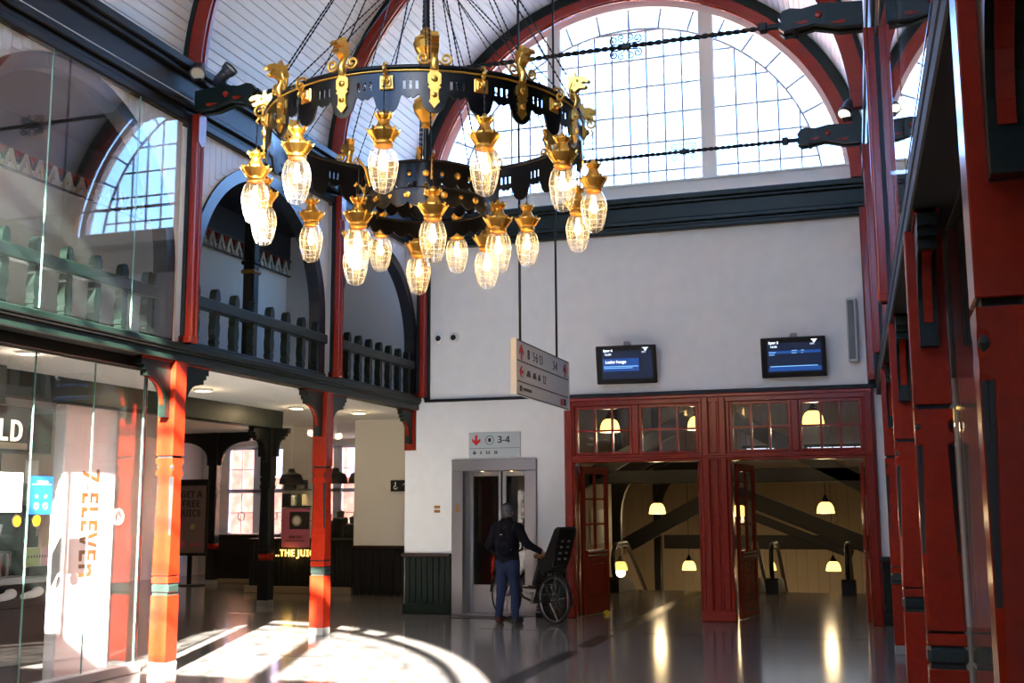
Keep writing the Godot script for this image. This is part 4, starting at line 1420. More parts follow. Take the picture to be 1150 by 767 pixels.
# ---------------------------------------------------------------- glass shop front on the left
func shop() -> void:
	var b: MB
	var zs := [-6.9, -7.8, -8.7, -9.56, -10.38]
	var nm := ["shop front glass at the lower left picture edge", "shop front glass behind the white notice", "shop front glass with the yellow dots", "shop front glass before the tall white column"]
	for i in 4:
		var t := thing("shop_glass", nm[i], "glass pane", Vector3(-7.58, 0.1, (zs[i] + zs[i + 1]) * 0.5), 0, "panes of the shop front")
		var h: float = (zs[i] - zs[i + 1]) * 0.5
		b = MB.new()
		b.span(Vector3(-0.006, 0.0, -h + 0.006), Vector3(0.006, 3.1, h - 0.006))
		add(b, "pane", M.pane, t)
		b = MB.new()
		b.span(Vector3(-0.007, 0.0, -h - 0.005), Vector3(0.007, 3.1, -h + 0.005))
		add(b, "edge_strip", M.glass_edge, t)
	b = MB.new()
	b.span(Vector3(-7.65, 0.0, -10.42), Vector3(-7.51, 0.1, -6.9), 0.008)
	structure(add(b, "trim_5", M.stone), "stone kerb under the shop front glass")
	b = MB.new()
	b.span(Vector3(-7.66, 3.2, -10.42), Vector3(-7.5, 3.44, -6.9), 0.008)
	structure(add(b, "trim_6", M.black_paint), "black head rail above the shop front glass")
	# pivot rail at the end of the glass and its ring handle
	var rp := thing("glass_door_rail", "bright vertical steel rail ending the shop glass", "rail", Vector3(-7.58, 0.1, -10.41))
	b = MB.new()
	b.tube([Vector3(0, 0, 0), Vector3(0, 3.1, 0)], 0.018, 8)
	add(b, "rail", M.chrome, rp)
	b = MB.new()
	var rg := []
	for i in 21: rg.append(Vector3(0, cos(TAU * i / 20.0) * 0.075, sin(TAU * i / 20.0) * 0.075))
	b.tube(rg, 0.012, 8, false)
	var rh := add(b, "ring_handle", M.window_white, self, Vector3(-7.556, 1.62, -10.0))
	tag(rh, "white ring handle on the shop glass", "handle")
	# tall white column with brown lettering
	var cl := thing("lettered_column", "tall white column with brown vertical lettering inside the shop", "column", Vector3(-7.9, 0, -9.97))
	b = MB.new()
	b.span(Vector3(-0.14, 0.0, -0.41), Vector3(0.0, 2.77, 0.42), 0.01)
	add(b, "body", M.column_white, cl)
	text("7-ELEVEn", 0.26, M.letter_brown, cl, "lettering", Transform3D(FX * Basis(Vector3.BACK, -PI * 0.5) * Basis().scaled(Vector3(0.72, 1, 1)), Vector3(0.002, 1.56, 0.0)))
	# fascia with light letters
	var fs := thing("shop_fascia", "dark brown shop fascia with cream letters LD", "sign", Vector3(-9.2, 2.34, -9.8))
	b = MB.new()
	b.span(Vector3(-0.3, 0, -1.1), Vector3(0, 0.52, 3.0), 0.01)
	add(b, "panel", M.brown_wood, fs)
	text("LD", 0.235, M.letter_cream, fs, "lettering", Transform3D(FX, Vector3(0.003, 0.235, -0.42)))
	b = MB.new()
	b.span(Vector3(0.0, 0.03, -0.65), Vector3(0.05, 0.1, 3.0), 0.008)
	add(b, "shelf_edge", M.tan_board, fs)
	# counter
	var ct := thing("shop_counter", "brown panelled shop counter with pale top", "counter", Vector3(-9.2, 0, -9.6))
	b = MB.new()
	b.span(Vector3(-0.6, 0, -1.35), Vector3(0, 0.88, 2.6), 0.01)
	add(b, "body", M.brown_wood, ct)
	b = MB.new()
	b.span(Vector3(-0.62, 0.88, -1.35), Vector3(0.03, 0.95, 2.6), 0.012)
	add(b, "top", M.sign_grey, ct)
	for i in 3:
		b = MB.new()
		b.span(Vector3(0, 0.08, -1.3 + i * 0.8), Vector3(0.015, 0.62, -0.56 + i * 0.8), 0.006)
		add(b, "panel", M.brown_wood, ct)
	for i in 2:
		var tp := thing("steel_spout", ["white-steel spout on counter front at the left edge", "white-steel spout on counter front, right one"][i], "spout", Vector3(-9.19, 0.78, -10.28 - i * 0.42), 0, "steel spouts of the shop counter")
		b = MB.new()
		b.lathe([Vector2(0.0, 0.0), Vector2(0.085, 0.0), Vector2(0.085, 0.02), Vector2(0.05, 0.03)], 16, Transform3D(Basis(Vector3.BACK, -PI * 0.5), Vector3.ZERO))
		add(b, "flange", M.black_paint, tp)
		b = MB.new()
		b.tube([Vector3(0.02, 0, 0), Vector3(0.1, 0.01, 0.02), Vector3(0.13, -0.01, 0.14), Vector3(0.12, -0.03, 0.3)], [0.055, 0.055, 0.045, 0.03], 12)
		add(b, "pipe", M.window_white, tp)
	var cans := ["tall steel canister on the shop counter, left of two", "tall steel canister on the shop counter, right of two"]
	for i in 2:
		var cn := thing("steel_canister", cans[i], "canister", Vector3(-9.35, 0.95, -10.34 - i * 0.11), 0, "steel canisters")
		b = MB.new()
		b.lathe([Vector2(0, 0), Vector2(0.045, 0), Vector2(0.045, 0.26), Vector2(0.04, 0.27)], 16)
		add(b, "body", M.chrome, cn)
		b = MB.new()
		b.lathe([Vector2(0.047, 0.27), Vector2(0.047, 0.29), Vector2(0.0, 0.3)], 16)
		add(b, "lid", M.steel, cn)
	b = MB.new()
	b.span(Vector3(-9.45, 0.95, -11.0), Vector3(-9.25, 0.965, -10.2), 0.004)
	tag(add(b, "steel_tray", M.steel), "flat steel tray under the canisters", "tray")
	# card with pastel print
	var mc := thing("menu_card", "pale green and pink card standing on the counter", "card", Vector3(-9.16, 0.96, -10.76))
	b = MB.new()
	b.span(Vector3(0, 0.1, -0.27), Vector3(0.01, 0.32, 0.27), 0.002)
	add(b, "board", M.card_pale, mc)
	b = MB.new()
	b.span(Vector3(0.01, 0.11, 0.02), Vector3(0.012, 0.31, 0.26))
	add(b, "green_print", M.card_green, mc)
	b = MB.new()
	b.span(Vector3(0.01, 0.11, -0.26), Vector3(0.012, 0.31, 0.0))
	add(b, "pink_print", M.card_pink, mc)
	b = MB.new()
	for i in 10: b.span(Vector3(0.012, 0.2, -0.21 + i * 0.045), Vector3(0.013, 0.23, -0.19 + i * 0.045))
	add(b, "printed_line", M.ink_grey, mc)
	b = MB.new()
	b.span(Vector3(-0.02, 0.0, -0.2), Vector3(0.03, 0.1, 0.2), 0.004)
	add(b, "foot", M.black_paint, mc)
	# shelf with cups
	var sh := thing("cup_shelf", "dark shelf holding white cups inside the shop", "shelf", Vector3(-9.45, 1.42, -10.2))
	b = MB.new()
	b.span(Vector3(-0.2, -0.03, -0.35), Vector3(0.12, 0.0, 2.4), 0.006)
	add(b, "board", M.black_paint, sh)
	b = MB.new()
	for z in [-0.3, 0.8, 2.3]: b.span(Vector3(-0.2, -0.44, z - 0.015), Vector3(-0.17, 0.9, z + 0.015))
	add(b, "upright", M.black_paint, sh)
	var cb := MB.new()
	cb.lathe([Vector2(0, 0), Vector2(0.035, 0), Vector2(0.055, 0.12), Vector2(0.05, 0.12), Vector2(0.032, 0.01), Vector2(0, 0.01)], 14)
	var cm := cb.mesh()
	for i in 4:
		var o := put(cm, "paper_cup", M.window_white, self, Transform3D(Basis(), Vector3(-9.42, 1.42, -9.98 - i * 0.125)))
		tag(o, ["white paper cup at the left end of the shelf", "white paper cup second on the shelf", "white paper cup third on the shelf", "white paper cup fourth on the shelf"][i], "cup", "white paper cups")
	var mg := thing("juice_machine", "dark juice machine with steel tap inside the shop", "machine", Vector3(-9.5, 0.95, -10.82))
	b = MB.new()
	b.span(Vector3(-0.18, 0, -0.2), Vector3(0.1, 0.8, 0.2), 0.03)
	add(b, "case", M.black_paint, mg)
	b = MB.new()
	b.tube([Vector3(0.1, 0.62, 0), Vector3(0.2, 0.62, 0), Vector3(0.22, 0.52, 0), Vector3(0.22, 0.45, 0)], 0.025, 8)
	add(b, "tap", M.chrome, mg)
	b = MB.new()
	b.span(Vector3(0.1, 1.05, -0.1), Vector3(0.11, 1.32, 0.12))
	b.span(Vector3(-0.02, 0.7, -0.02), Vector3(0.1, 1.08, 0.02))
	add(b, "display_card", M.window_white, mg)
	# notices on the glass
	var no := thing("white_notice", "white printed notice on the shop glass", "notice", Vector3(-7.572, 1.68, -8.45))
	b = MB.new()
	b.span(Vector3(0, 0, -0.16), Vector3(0.002, 0.36, 0.16))
	add(b, "sheet", M.window_white, no)
	b = MB.new()
	for y in [[0.27, 0.026, 0.12], [0.22, 0.026, 0.08], [0.15, 0.008, 0.12], [0.12, 0.008, 0.11], [0.09, 0.008, 0.09]]:
		var zz: float = -y[2]
		while zz < y[2] - 0.01:
			b.span(Vector3(0.002, y[0], zz), Vector3(0.003, y[0] + y[1], zz + y[1] * 0.7))
			zz += y[1]
	add(b, "printed_lines", M.ink_grey, no)
	var bl := thing("blue_poster", "blue poster with white marks on the shop glass", "poster", Vector3(-7.572, 1.655, -8.86))
	b = MB.new()
	b.span(Vector3(0, 0, -0.15), Vector3(0.002, 0.36, 0.15))
	add(b, "sheet", M.poster_blue, bl)
	b = MB.new()
	b.span(Vector3(0.002, 0.28, -0.13), Vector3(0.003, 0.285, 0.13))
	b.span(Vector3(0.002, 0.295, -0.08), Vector3(0.003, 0.315, 0.06))
	for z in [-0.06, 0.06]:
		b.ring(0.02, 0.032, 0, TAU, 12, 0.002, 0.003, Transform3D(YZ, Vector3(0, 0.08, z)))
		b.ring(0.0, 0.016, 0, TAU, 10, 0.002, 0.003, Transform3D(YZ, Vector3(0, 0.17, z)))
	add(b, "white_print", M.window_white, bl)
	for i in 2:
		b = MB.new()
		b.ring(0.0, 0.052, 0, TAU, 20, 0.0, 0.003, Transform3D(YZ, Vector3.ZERO))
		var o := add(b, "glass_dot", M.dot_yellow if i == 1 else M.dot_amber, self, Vector3(-7.573, 1.597, -8.56 - i * 0.255))
		tag(o, ["amber round sticker on the shop glass, left one", "yellow round sticker on the shop glass, right one"][i], "sticker", "round stickers on the glass")
		b = MB.new()
		b.ring(0.052, 0.062, 0, TAU, 20, 0.0, 0.003, Transform3D(YZ, Vector3.ZERO))
		add(b, "black_rim", M.ink, o)
	b = MB.new()
	b.span(Vector3(-10.2, 0, -11.1), Vector3(-10.1, 3.45, -6.9))
	structure(add(b, "wall_left", M.shaft_grey), "grey back wall of the shop")
	for i in 2:
		var t := thing("shop_downlight", ["small bright ceiling light in the shop at left edge", "small bright ceiling light in the shop, right one"][i], "downlight", Vector3(-9.0, 3.45, -9.0 - i * 1.2), 0, "shop ceiling lights")
		b = MB.new()
		b.lathe([Vector2(0.12, 0), Vector2(0.12, -0.03), Vector2(0.09, -0.03)], 18)
		add(b, "rim", M.window_white, t)
		b = MB.new()
		b.lathe([Vector2(0.0, -0.02), Vector2(0.1, -0.02)], 18)
		add(b, "lamp_face", M.warm_glow, t)
		lamp(t, Vector3(0, -0.08, 0), Color(1.0, 0.92, 0.8), 0.12, 0.08)

func juice_bar() -> void:
	var b: MB
	# back wall with two leaded windows
	b = MB.new()
	for r in [[-17.2, -16.3, 0, 3.45], [-14.5, -14.15, 0, 3.45], [-12.05, -7.3, 0, 3.45], [-16.3, -14.5, 0, 1.0], [-16.3, -14.5, 3.3, 3.45], [-14.15, -12.05, 0, 1.0], [-14.15, -12.05, 3.3, 3.45]]:
		b.span(Vector3(r[0], r[2], -26.2), Vector3(r[1], r[3], -26.0))
	structure(add(b, "wall_back", M.cream_plaster), "cream rear wall of the juice bar")
	var wi := 4
	for w in [[-16.3, -14.5], [-14.15, -12.05]]:
		var t := Node3D.new()
		t.name = "window_%d" % wi
		add_child(t)
		t.position = Vector3(w[0], 1.0, -26.05)
		structure(t, ["small-paned white window left of the dark aisle post", "small-paned white window behind the bar counter"][wi - 4])
		wi += 1
		var W: float = w[1] - w[0]
		b = MB.new()
		b.span(Vector3(0, 0, -0.06), Vector3(0.07, 2.3, 0.06), 0.006)
		b.span(Vector3(W - 0.07, 0, -0.06), Vector3(W, 2.3, 0.06), 0.006)
		b.span(Vector3(0, 0, -0.06), Vector3(W, 0.08, 0.09), 0.006)
		b.span(Vector3(0, 2.22, -0.06), Vector3(W, 2.3, 0.06), 0.006)
		b.span(Vector3(W * 0.5 - 0.12, 0, -0.06), Vector3(W * 0.5 + 0.12, 2.3, 0.06), 0.01)
		b.span(Vector3(0, 1.1, -0.05), Vector3(W, 1.2, 0.06), 0.006)
		add(b, "frame", M.frame_blue_white, t)
		for h in [[0.07, W * 0.5 - 0.12], [W * 0.5 + 0.12, W - 0.07]]:
			for v in [[0.08, 1.1], [1.2, 2.22]]:
				b = MB.new()
				var mx: float = (h[0] + h[1]) * 0.5
				b.span(Vector3(mx - 0.01, v[0], -0.015), Vector3(mx + 0.01, v[1], 0.015))
				var my: float = (v[0] + v[1]) * 0.5
				b.span(Vector3(h[0], my - 0.01, -0.014), Vector3(h[1], my + 0.01, 0.014))
				add(b, "glazing_bar", M.bar_grey, t)
				for q in [[h[0], mx, v[0], my], [mx, h[1], v[0], my], [h[0], mx, my, v[1]], [mx, h[1], my, v[1]]]:
					b = MB.new()
					b.span(Vector3(q[0], q[2], -0.003), Vector3(q[1], q[3], 0.003))
					add(b, "pane", M.pane, t)
			b = MB.new()
			b.ring(0.09, 0.12, 0, TAU, 16, 0.004, 0.008, Transform3D(Basis(), Vector3((h[0] + h[1]) * 0.5, 0.5, 0)))
			add(b, "round_sticker", M.bar_grey, t)
	# sunlit building across the yard
	var yd := thing("brick_building", "sunlit brick house outside the bar windows", "building", Vector3(-22, -0.5, -33.5))
	b = MB.new()
	b.span(Vector3(-14, 0, -0.4), Vector3(14, 11, 0))
	add(b, "wall", M.terracotta, yd)
	for i in 9:
		for j in 2:
			b = MB.new()
			b.span(Vector3(-12.5 + i * 3.0, 3.2 + j * 3.2, 0.0), Vector3(-11.3 + i * 3.0, 5.0 + j * 3.2, 0.06))
			add(b, "window", M.frame_blue_white, yd)
	# bar front with boards
	var ct := thing("bar_counter", "black boarded juice bar counter on a tan plinth", "counter", Vector3(-11.2, 0, -20.7))
	b = MB.new()
	b.span(Vector3(-1.2, 0.14, -0.72), Vector3(1.12, 1.04, -0.02))
	add(b, "body", M.black_paint, ct)
	b = MB.new()
	b.box(Vector3(0, 0.59, 0), Vector3(0.112, 0.9, 0.03), Basis(), 0.008)
	var me := b.mesh()
	for i in 20: put(me, "board", M.black_paint, ct, Transform3D(Basis(), Vector3(-1.14 + i * 0.1155, 0, 0)))
	b = MB.new()
	b.span(Vector3(-1.22, 1.04, -0.76), Vector3(1.12, 1.09, 0.04), 0.012)
	add(b, "top", M.black_paint, ct)
	b = MB.new()
	b.span(Vector3(-1.3, 0, -0.5), Vector3(1.12, 0.14, 0.03), 0.01)
	add(b, "plinth", M.tan_stone, ct)
	b = MB.new()
	b.span(Vector3(-1.2, 1.09, -0.25), Vector3(1.1, 3.42, -0.24))
	tag(add(b, "bar_glass", M.pane, self, Vector3(-11.2, 0, -20.7)), "glass screen above the juice bar counter", "glass pane")
	var lt := thing("glowing_lettering", "glowing yellow letters on the dark bar front", "lit sign", Vector3(-11.42, 0.8, -20.68))
	text("E ..THE JUICE", 0.135, M.neon_yellow, lt, "neon_lettering", Transform3D(Basis(), Vector3(0.05, 0, 0.012)))
	lamp(lt, Vector3(0, 0, 0.12), Color(1.0, 0.8, 0.4), 0.03, 0.1)
	var pp := thing("pink_poster", "pink poster with coffee cup picture on the bar glass", "poster", Vector3(-11.3, 0.92, -20.62))
	b = MB.new()
	b.span(Vector3(-0.32, 0, 0), Vector3(0.32, 0.77, 0.012), 0.002)
	add(b, "sheet", M.poster_pink, pp)
	b = MB.new()
	b.span(Vector3(-0.14, 0.36, 0.012), Vector3(0.3, 0.71, 0.014))
	add(b, "photo_ground", M.ink, pp)
	b = MB.new()
	b.ring(0.0, 0.11, 0, TAU, 20, 0.014, 0.017, Transform3D(Basis(), Vector3(0.02, 0.53, 0)))
	add(b, "cup_print", M.tan_board, pp)
	b = MB.new()
	b.ring(0.0, 0.075, 0, TAU, 20, 0.017, 0.018, Transform3D(Basis(), Vector3(0.02, 0.53, 0)))
	add(b, "coffee_print", M.window_white, pp)
	text("50% OFF", 0.055, M.ink, pp, "lettering", Transform3D(Basis(), Vector3(0.0, 0.2, 0.014)))
	b = MB.new()
	for i in 12: b.span(Vector3(-0.22 + i * 0.036, 0.12, 0.012), Vector3(-0.2 + i * 0.036, 0.15, 0.014))
	add(b, "printed_line", M.ink, pp)
	# free juice light box
	var fj := thing("juice_sign", "dim lightbox sign reading GET A FREE JUICE", "sign", Vector3(-14.8, 0, -22.15))
	b = MB.new()
	b.span(Vector3(-0.44, 0.66, -0.05), Vector3(0.44, 2.36, 0.0), 0.03)
	add(b, "case", M.black_paint, fj)
	b = MB.new()
	b.span(Vector3(-0.38, 0.72, 0.0), Vector3(0.38, 2.22, 0.008), 0.004)
	add(b, "face", M.juice_face, fj)
	b = MB.new()
	b.span(Vector3(-0.05, 0.0, -0.04), Vector3(0.05, 0.7, 0.0))
	b.span(Vector3(-0.3, 0.0, -0.2), Vector3(0.3, 0.03, 0.2), 0.008)
	add(b, "stand", M.black_paint, fj)
	text("GET A", 0.15, M.ink, fj, "lettering", Transform3D(Basis(), Vector3(0, 2.02, 0.01)))
	text("FREE", 0.15, M.ink, fj, "lettering", Transform3D(Basis(), Vector3(0, 1.81, 0.01)))
	text("JUICE", 0.15, M.ink, fj, "lettering", Transform3D(Basis(), Vector3(0, 1.60, 0.01)))
	b = MB.new()
	b.ring(0.0, 0.06, 0, TAU, 14, 0.008, 0.01, Transform3D(Basis(), Vector3(0.06, 1.3, 0)))
	add(b, "green_print", M.card_green, fj)
	b = MB.new()
	b.span(Vector3(-0.26, 0.84, 0.008), Vector3(-0.12, 1.0, 0.01))
	b.span(Vector3(-0.02, 0.88, 0.008), Vector3(0.3, 0.94, 0.01))
	add(b, "pink_print", M.poster_pink, fj)
	# low dark bar block beside the aisle posts
	var lb := thing("bar_counter", "low black counter behind the aisle posts", "counter", Vector3(-13.4, 0, -23.6))
	b = MB.new()
	b.span(Vector3(-1.4, 0.1, -0.4), Vector3(0.3, 1.05, 0.4), 0.01)
	add(b, "body", M.black_paint, lb)
	b = MB.new()
	b.span(Vector3(-1.45, 1.05, -0.45), Vector3(0.35, 1.11, 0.45), 0.012)
	add(b, "top", M.dark_wood, lb)
	b = MB.new()
	b.span(Vector3(-1.4, 0, -0.4), Vector3(0.3, 0.1, 0.42), 0.01)
	add(b, "plinth", M.tan_stone, lb)
	# wall piece with shelves between the windows
	var sv := thing("bar_shelves", "cream shelf pier with boxes behind the bar", "shelf", Vector3(-11.95, 0, -21.6))
	b = MB.new()
	b.span(Vector3(-0.3, 0, -0.2), Vector3(0.42, 3.45, -0.1))
	add(b, "pier", M.cream_plaster, sv)
	for y in [1.45, 1.75, 2.1]:
		b = MB.new()
		b.span(Vector3(-0.2, y - 0.02, -0.1), Vector3(0.42, y, 0.1), 0.004)
		add(b, "shelf_board", M.black_paint, sv)
	var kinds := [[-0.12, 1.75, 0.16, 0.26, "screen_case"], [0.06, 1.75, 0.1, 0.22, "sign_grey"], [0.2, 1.75, 0.1, 0.25, "ring_green"], [0.33, 1.75, 0.12, 0.24, "card_pale"], [-0.05, 2.1, 0.24, 0.3, "screen_case"], [0.24, 2.1, 0.2, 0.2, "screen_case"], [0.0, 1.45, 0.3, 0.2, "shaft_grey"]]
	var kl := ["dark carton on the middle bar shelf", "grey carton on the middle bar shelf", "green carton on the middle bar shelf", "pale carton on the middle bar shelf", "tall dark carton on top bar shelf", "square dark carton on top bar shelf", "wide grey carton on the lowest bar shelf"]
	for i in kinds.size():
		var k = kinds[i]
		b = MB.new()
		b.box(Vector3(0, k[3] * 0.5, 0), Vector3(k[2], k[3], 0.14), Basis(), 0.012)
		b.box(Vector3(0, k[3] * 0.5, 0.071), Vector3(k[2] * 0.7, k[3] * 0.4, 0.004))
		tag(add(b, "carton", M[k[4]], self, Vector3(-11.95 + k[0], k[1], -21.6)), kl[i], "carton", "cartons on the bar shelves")
	# machines on the counter
	var mk := [[-10.95, 0.36, 0.36, "espresso machine on the bar behind the middle post"], [-10.62, 0.24, 0.42, "tall dark grinder on the bar by the window"], [-10.3, 0.3, 0.3, "low dark juicer on the bar, right end"]]
	for q in mk:
		var t := thing("bar_machine", q[3], "machine", Vector3(q[0], 1.09, -21.24), 0, "machines on the bar")
		b = MB.new()
		b.box(Vector3(0, q[2] * 0.5, 0), Vector3(q[1], q[2], 0.3), Basis(), 0.03)
		add(b, "case", M.screen_case, t)
		b = MB.new()
		b.lathe([Vector2(0.0, 0.0), Vector2(q[1] * 0.3, 0.0), Vector2(q[1] * 0.36, 0.12), Vector2(q[1] * 0.2, 0.14), Vector2(0, 0.15)], 14, Transform3D(Basis(), Vector3(0, q[2], 0)))
		add(b, "hopper", M.shaft_grey, t)
		b = MB.new()
		b.tube([Vector3(-q[1] * 0.2, q[2] * 0.4, 0.15), Vector3(-q[1] * 0.2, q[2] * 0.4, 0.24)], 0.02, 8)
		add(b, "handle", M.chrome, t)
	# black dome lamps over the bar
	var dn := ["black dome lamp left of the middle post", "black dome lamp just right of the middle post", "black dome lamp before the right bar window"]
	var dp := [-11.58, -10.55, -9.98]
	for i in 3:
		var t := thing("dome_lamp", dn[i], "lamp", Vector3(dp[i] - 0.18, 2.2, -21.22), 0, "black dome lamps over the bar")
		b = MB.new()
		b.lathe([Vector2(0.26, 0.0), Vector2(0.245, 0.1), Vector2(0.2, 0.2), Vector2(0.08, 0.25), Vector2(0.06, 0.32), Vector2(0.0, 0.33)], 20)
		b.lathe([Vector2(0.25, 0.0), Vector2(0.23, 0.1), Vector2(0.18, 0.18), Vector2(0.0, 0.22)], 20)
		add(b, "shade", M.black_paint, t)
		b = MB.new()
		b.lathe([Vector2(0, 0.02), Vector2(0.05, 0.04), Vector2(0.06, 0.09), Vector2(0.03, 0.14)], 12)
		add(b, "bulb", M.warm_glow, t)
		b = MB.new()
		b.tube([Vector3(0, 0.32, 0), Vector3(0, 1.25, 0)], 0.006, 5)
		add(b, "cord", M.window_white, t)
		lamp(t, Vector3(0, 0.07, 0), Color(1.0, 0.85, 0.62), 0.1, 0.05)

# ---------------------------------------------------------------- tie rods, spotlights, chandelier
func spiral(c: Vector3, ax: Vector3, ay: Vector3, r: float, a0: float, turns: float, n := 22) -> Array:
	var p := []
	for i in n:
		var t := float(i) / (n - 1)
		var a := a0 + turns * TAU * t
		p.append(c + (ax * cos(a) + ay * sin(a)) * r * lerpf(1.0, 0.2, t))
	return p

func spotlight(label: String, at: Vector3, aim: Vector3, lit: bool) -> void:
	var t := thing("spotlight", label, "spotlight", at, 0, "spotlights on the tie rod clamps")
	var d: Vector3 = aim.normalized()
	var side := d.cross(Vector3.UP).normalized()
	var xf := Transform3D(Basis(side, d, side.cross(d)), Vector3(0, 0.14, 0))
	var b := MB.new()
	b.lathe([Vector2(0.0, -0.14), Vector2(0.05, -0.14), Vector2(0.062, -0.1), Vector2(0.066, 0.02), Vector2(0.085, 0.06), Vector2(0.09, 0.12), Vector2(0.075, 0.12), Vector2(0.07, 0.08)], 18, xf)
	add(b, "housing", M.spot_grey, t)
	b = MB.new()
	b.lathe([Vector2(0.0, 0.1), Vector2(0.076, 0.1)], 18, xf)
	add(b, "lamp_face", M.spot_glow if lit else M.spot_lens, t)
	b = MB.new()
	b.bar(Vector3(0, 0, 0), Vector3(0, 0.14, 0), 0.03, 0.05)
	b.box(Vector3(0, 0.01, 0), Vector3(0.12, 0.03, 0.12), Basis(), 0.006)
	add(b, "yoke", M.black_paint, t)
	if lit:
		var l := SpotLight3D.new()
		l.name = "light"
		l.light_color = Color(1.0, 0.85, 0.6)
		l.light_energy = 3.0
		l.light_size = 0.06
		l.spot_angle = 32
		l.spot_range = 30
		l.spot_attenuation = 2.0
		l.shadow_enabled = true
		t.add_child(l)
		l.position = Vector3(0, 0.14, 0) + d * 0.13
		l.basis = Basis.looking_at(d, Vector3.UP)

func tie_rods() -> void:
	var b: MB
	for k in 2:
		var z: float = [-10.53, -14.08][k]
		var xa := XL + 0.12
		var xb: float = xr(z) - 0.06
		var t := thing("tie_rod", ["twisted iron tie rod passing behind the chandelier's top", "twisted iron tie rod across the great window's lower part"][k], "tie rod", Vector3(0, 6.25, z), 0, "iron tie rods")
		var s1 := xa + 1.0
		var s2 := xb - 0.95
		b = MB.new()
		for ph in [0.0, PI]:
			var pts := []
			for i in 221:
				var f := i / 220.0
				var a: float = ph + f * TAU * 34.0
				pts.append(Vector3(lerpf(s1, s2, f), 0.013 * cos(a), 0.013 * sin(a)))
			b.tube(pts, 0.015, 5)
		add(b, "twisted_bar", M.iron, t)
		for s in [[xa, s1, 1.0], [xb, s2, -1.0]]:
			var g: float = s[2]
			for zz in [-0.07, 0.07]:
				b = MB.new()
				var pl := PackedVector2Array([Vector2(0, 0.1), Vector2(0.35, 0.13), Vector2(0.5, 0.1), Vector2(0.6, 0.12), Vector2(0.66, 0.1), Vector2(0.7, 0.04), Vector2(0.66, -0.02), Vector2(0.7, -0.06), Vector2(0.66, -0.1), Vector2(0.55, -0.09), Vector2(0.4, -0.06), Vector2(0.2, -0.12), Vector2(0.0, -0.13)])
				for i in pl.size(): pl[i] = Vector2(s[0] + pl[i].x * g * 1.1, pl[i].y)
				b.extrude(pl, zz - 0.035, zz + 0.035)
				add(b, "clamp_timber", M.green_black, t)
			for zz in [-0.115, 0.115]:
				b = MB.new()
				b.lathe([Vector2(0.035, 0.0), Vector2(0.03, 0.02), Vector2(0.0, 0.028)], 12, Transform3D(Basis(Vector3.RIGHT, PI * 0.5 * signf(zz)), Vector3(s[0] + 0.4 * g, 0.02, zz * 0.92)))
				add(b, "red_rosette", M.red_paint, t)
				b = MB.new()
				b.extrude(poly([0, -0.02, 0.12, -0.035, 0.05, -0.06, 0, -0.05]), -0.004, 0.004, Transform3D(Basis(Vector3(g, 0, 0), Vector3.UP, Vector3.BACK), Vector3(s[0] + 0.5 * g, -0.0, zz)))
				add(b, "red_edge", M.red_paint, t)
				b = MB.new()
				b.extrude(poly([0, -0.06, 0.14, -0.075, 0.05, -0.1, 0, -0.09]), -0.004, 0.004, Transform3D(Basis(Vector3(g, 0, 0), Vector3.UP, Vector3.BACK), Vector3(s[0] + 0.16 * g, -0.0, zz)))
				add(b, "red_edge", M.red_paint, t)
			b = MB.new()
			b.bar(Vector3(s[0] + 0.45 * g, 0.0, 0), Vector3(s[0] + 0.92 * g, 0.0, 0), 0.05, 0.05, Vector3.UP, 0.01)
			b.box(Vector3(s[0] + 0.92 * g, 0, 0), Vector3(0.08, 0.09, 0.09), Basis(), 0.012)
			b.bar(Vector3(s[0] + 0.92 * g, 0.0, 0), Vector3(s[1] + 0.02 * g, 0, 0), 0.04, 0.04, Vector3.UP, 0.01)
			b.tube([Vector3(s[0] + 0.62 * g, -0.07, -0.12), Vector3(s[0] + 0.62 * g, -0.07, 0.12)], 0.03, 8)
			add(b, "turnbuckle", M.black_paint, t)
		for x in [CX + 1.385, CX - 1.385]:
			b = MB.new()
			b.box(Vector3(x, 0, 0), Vector3(0.1, 0.06, 0.06), Basis(), 0.012)
			for sx in [-1.0, 1.0]:
				for sy in [-1.0, 1.0]:
					b.tube([Vector3(x, sy * 0.02, 0.0), Vector3(x + sx * 0.09, sy * 0.035, 0)] + spiral(Vector3(x + sx * 0.12, sy * 0.075, 0), Vector3(sx, 0, 0), Vector3(0, -sy, 0), 0.045, PI * 0.35, -1.3), 0.008, 5)
					b.tube([Vector3(x, sy * 0.02, 0.0)] + spiral(Vector3(x + sx * 0.045, sy * 0.1, 0), Vector3(sx, 0, 0), Vector3(0, -sy, 0), 0.04, PI * 0.6, -1.2), 0.007, 5)
			add(b, "scroll_ornament", M.iron, t)
	spotlight("grey spotlight on left clamp turned to the viewer", Vector3(-7.02, 6.42, -10.36), Vector3(0.35, -0.75, 0.8), false)
	spotlight("grey spotlight on left clamp tilted up to the vault", Vector3(-6.82, 6.42, -10.56), Vector3(0.75, 0.55, 0.1), false)
	spotlight("lit spotlight on the right clamp before the great window", Vector3(xr(-14) - 0.22, 6.42, -14.0), Vector3(-0.3, -0.85, 0.6), true)

func chain(b: MB, p: Vector3, q: Vector3, r := 0.009) -> void:
	var n := maxi(3, int(p.distance_to(q) / 0.022))
	var pts := []
	var rad := []
	for i in n + 1:
		pts.append(p.lerp(q, float(i) / n))
		rad.append(r if i % 2 == 0 else r * 0.45)
	b.tube(pts, rad, 4, false)

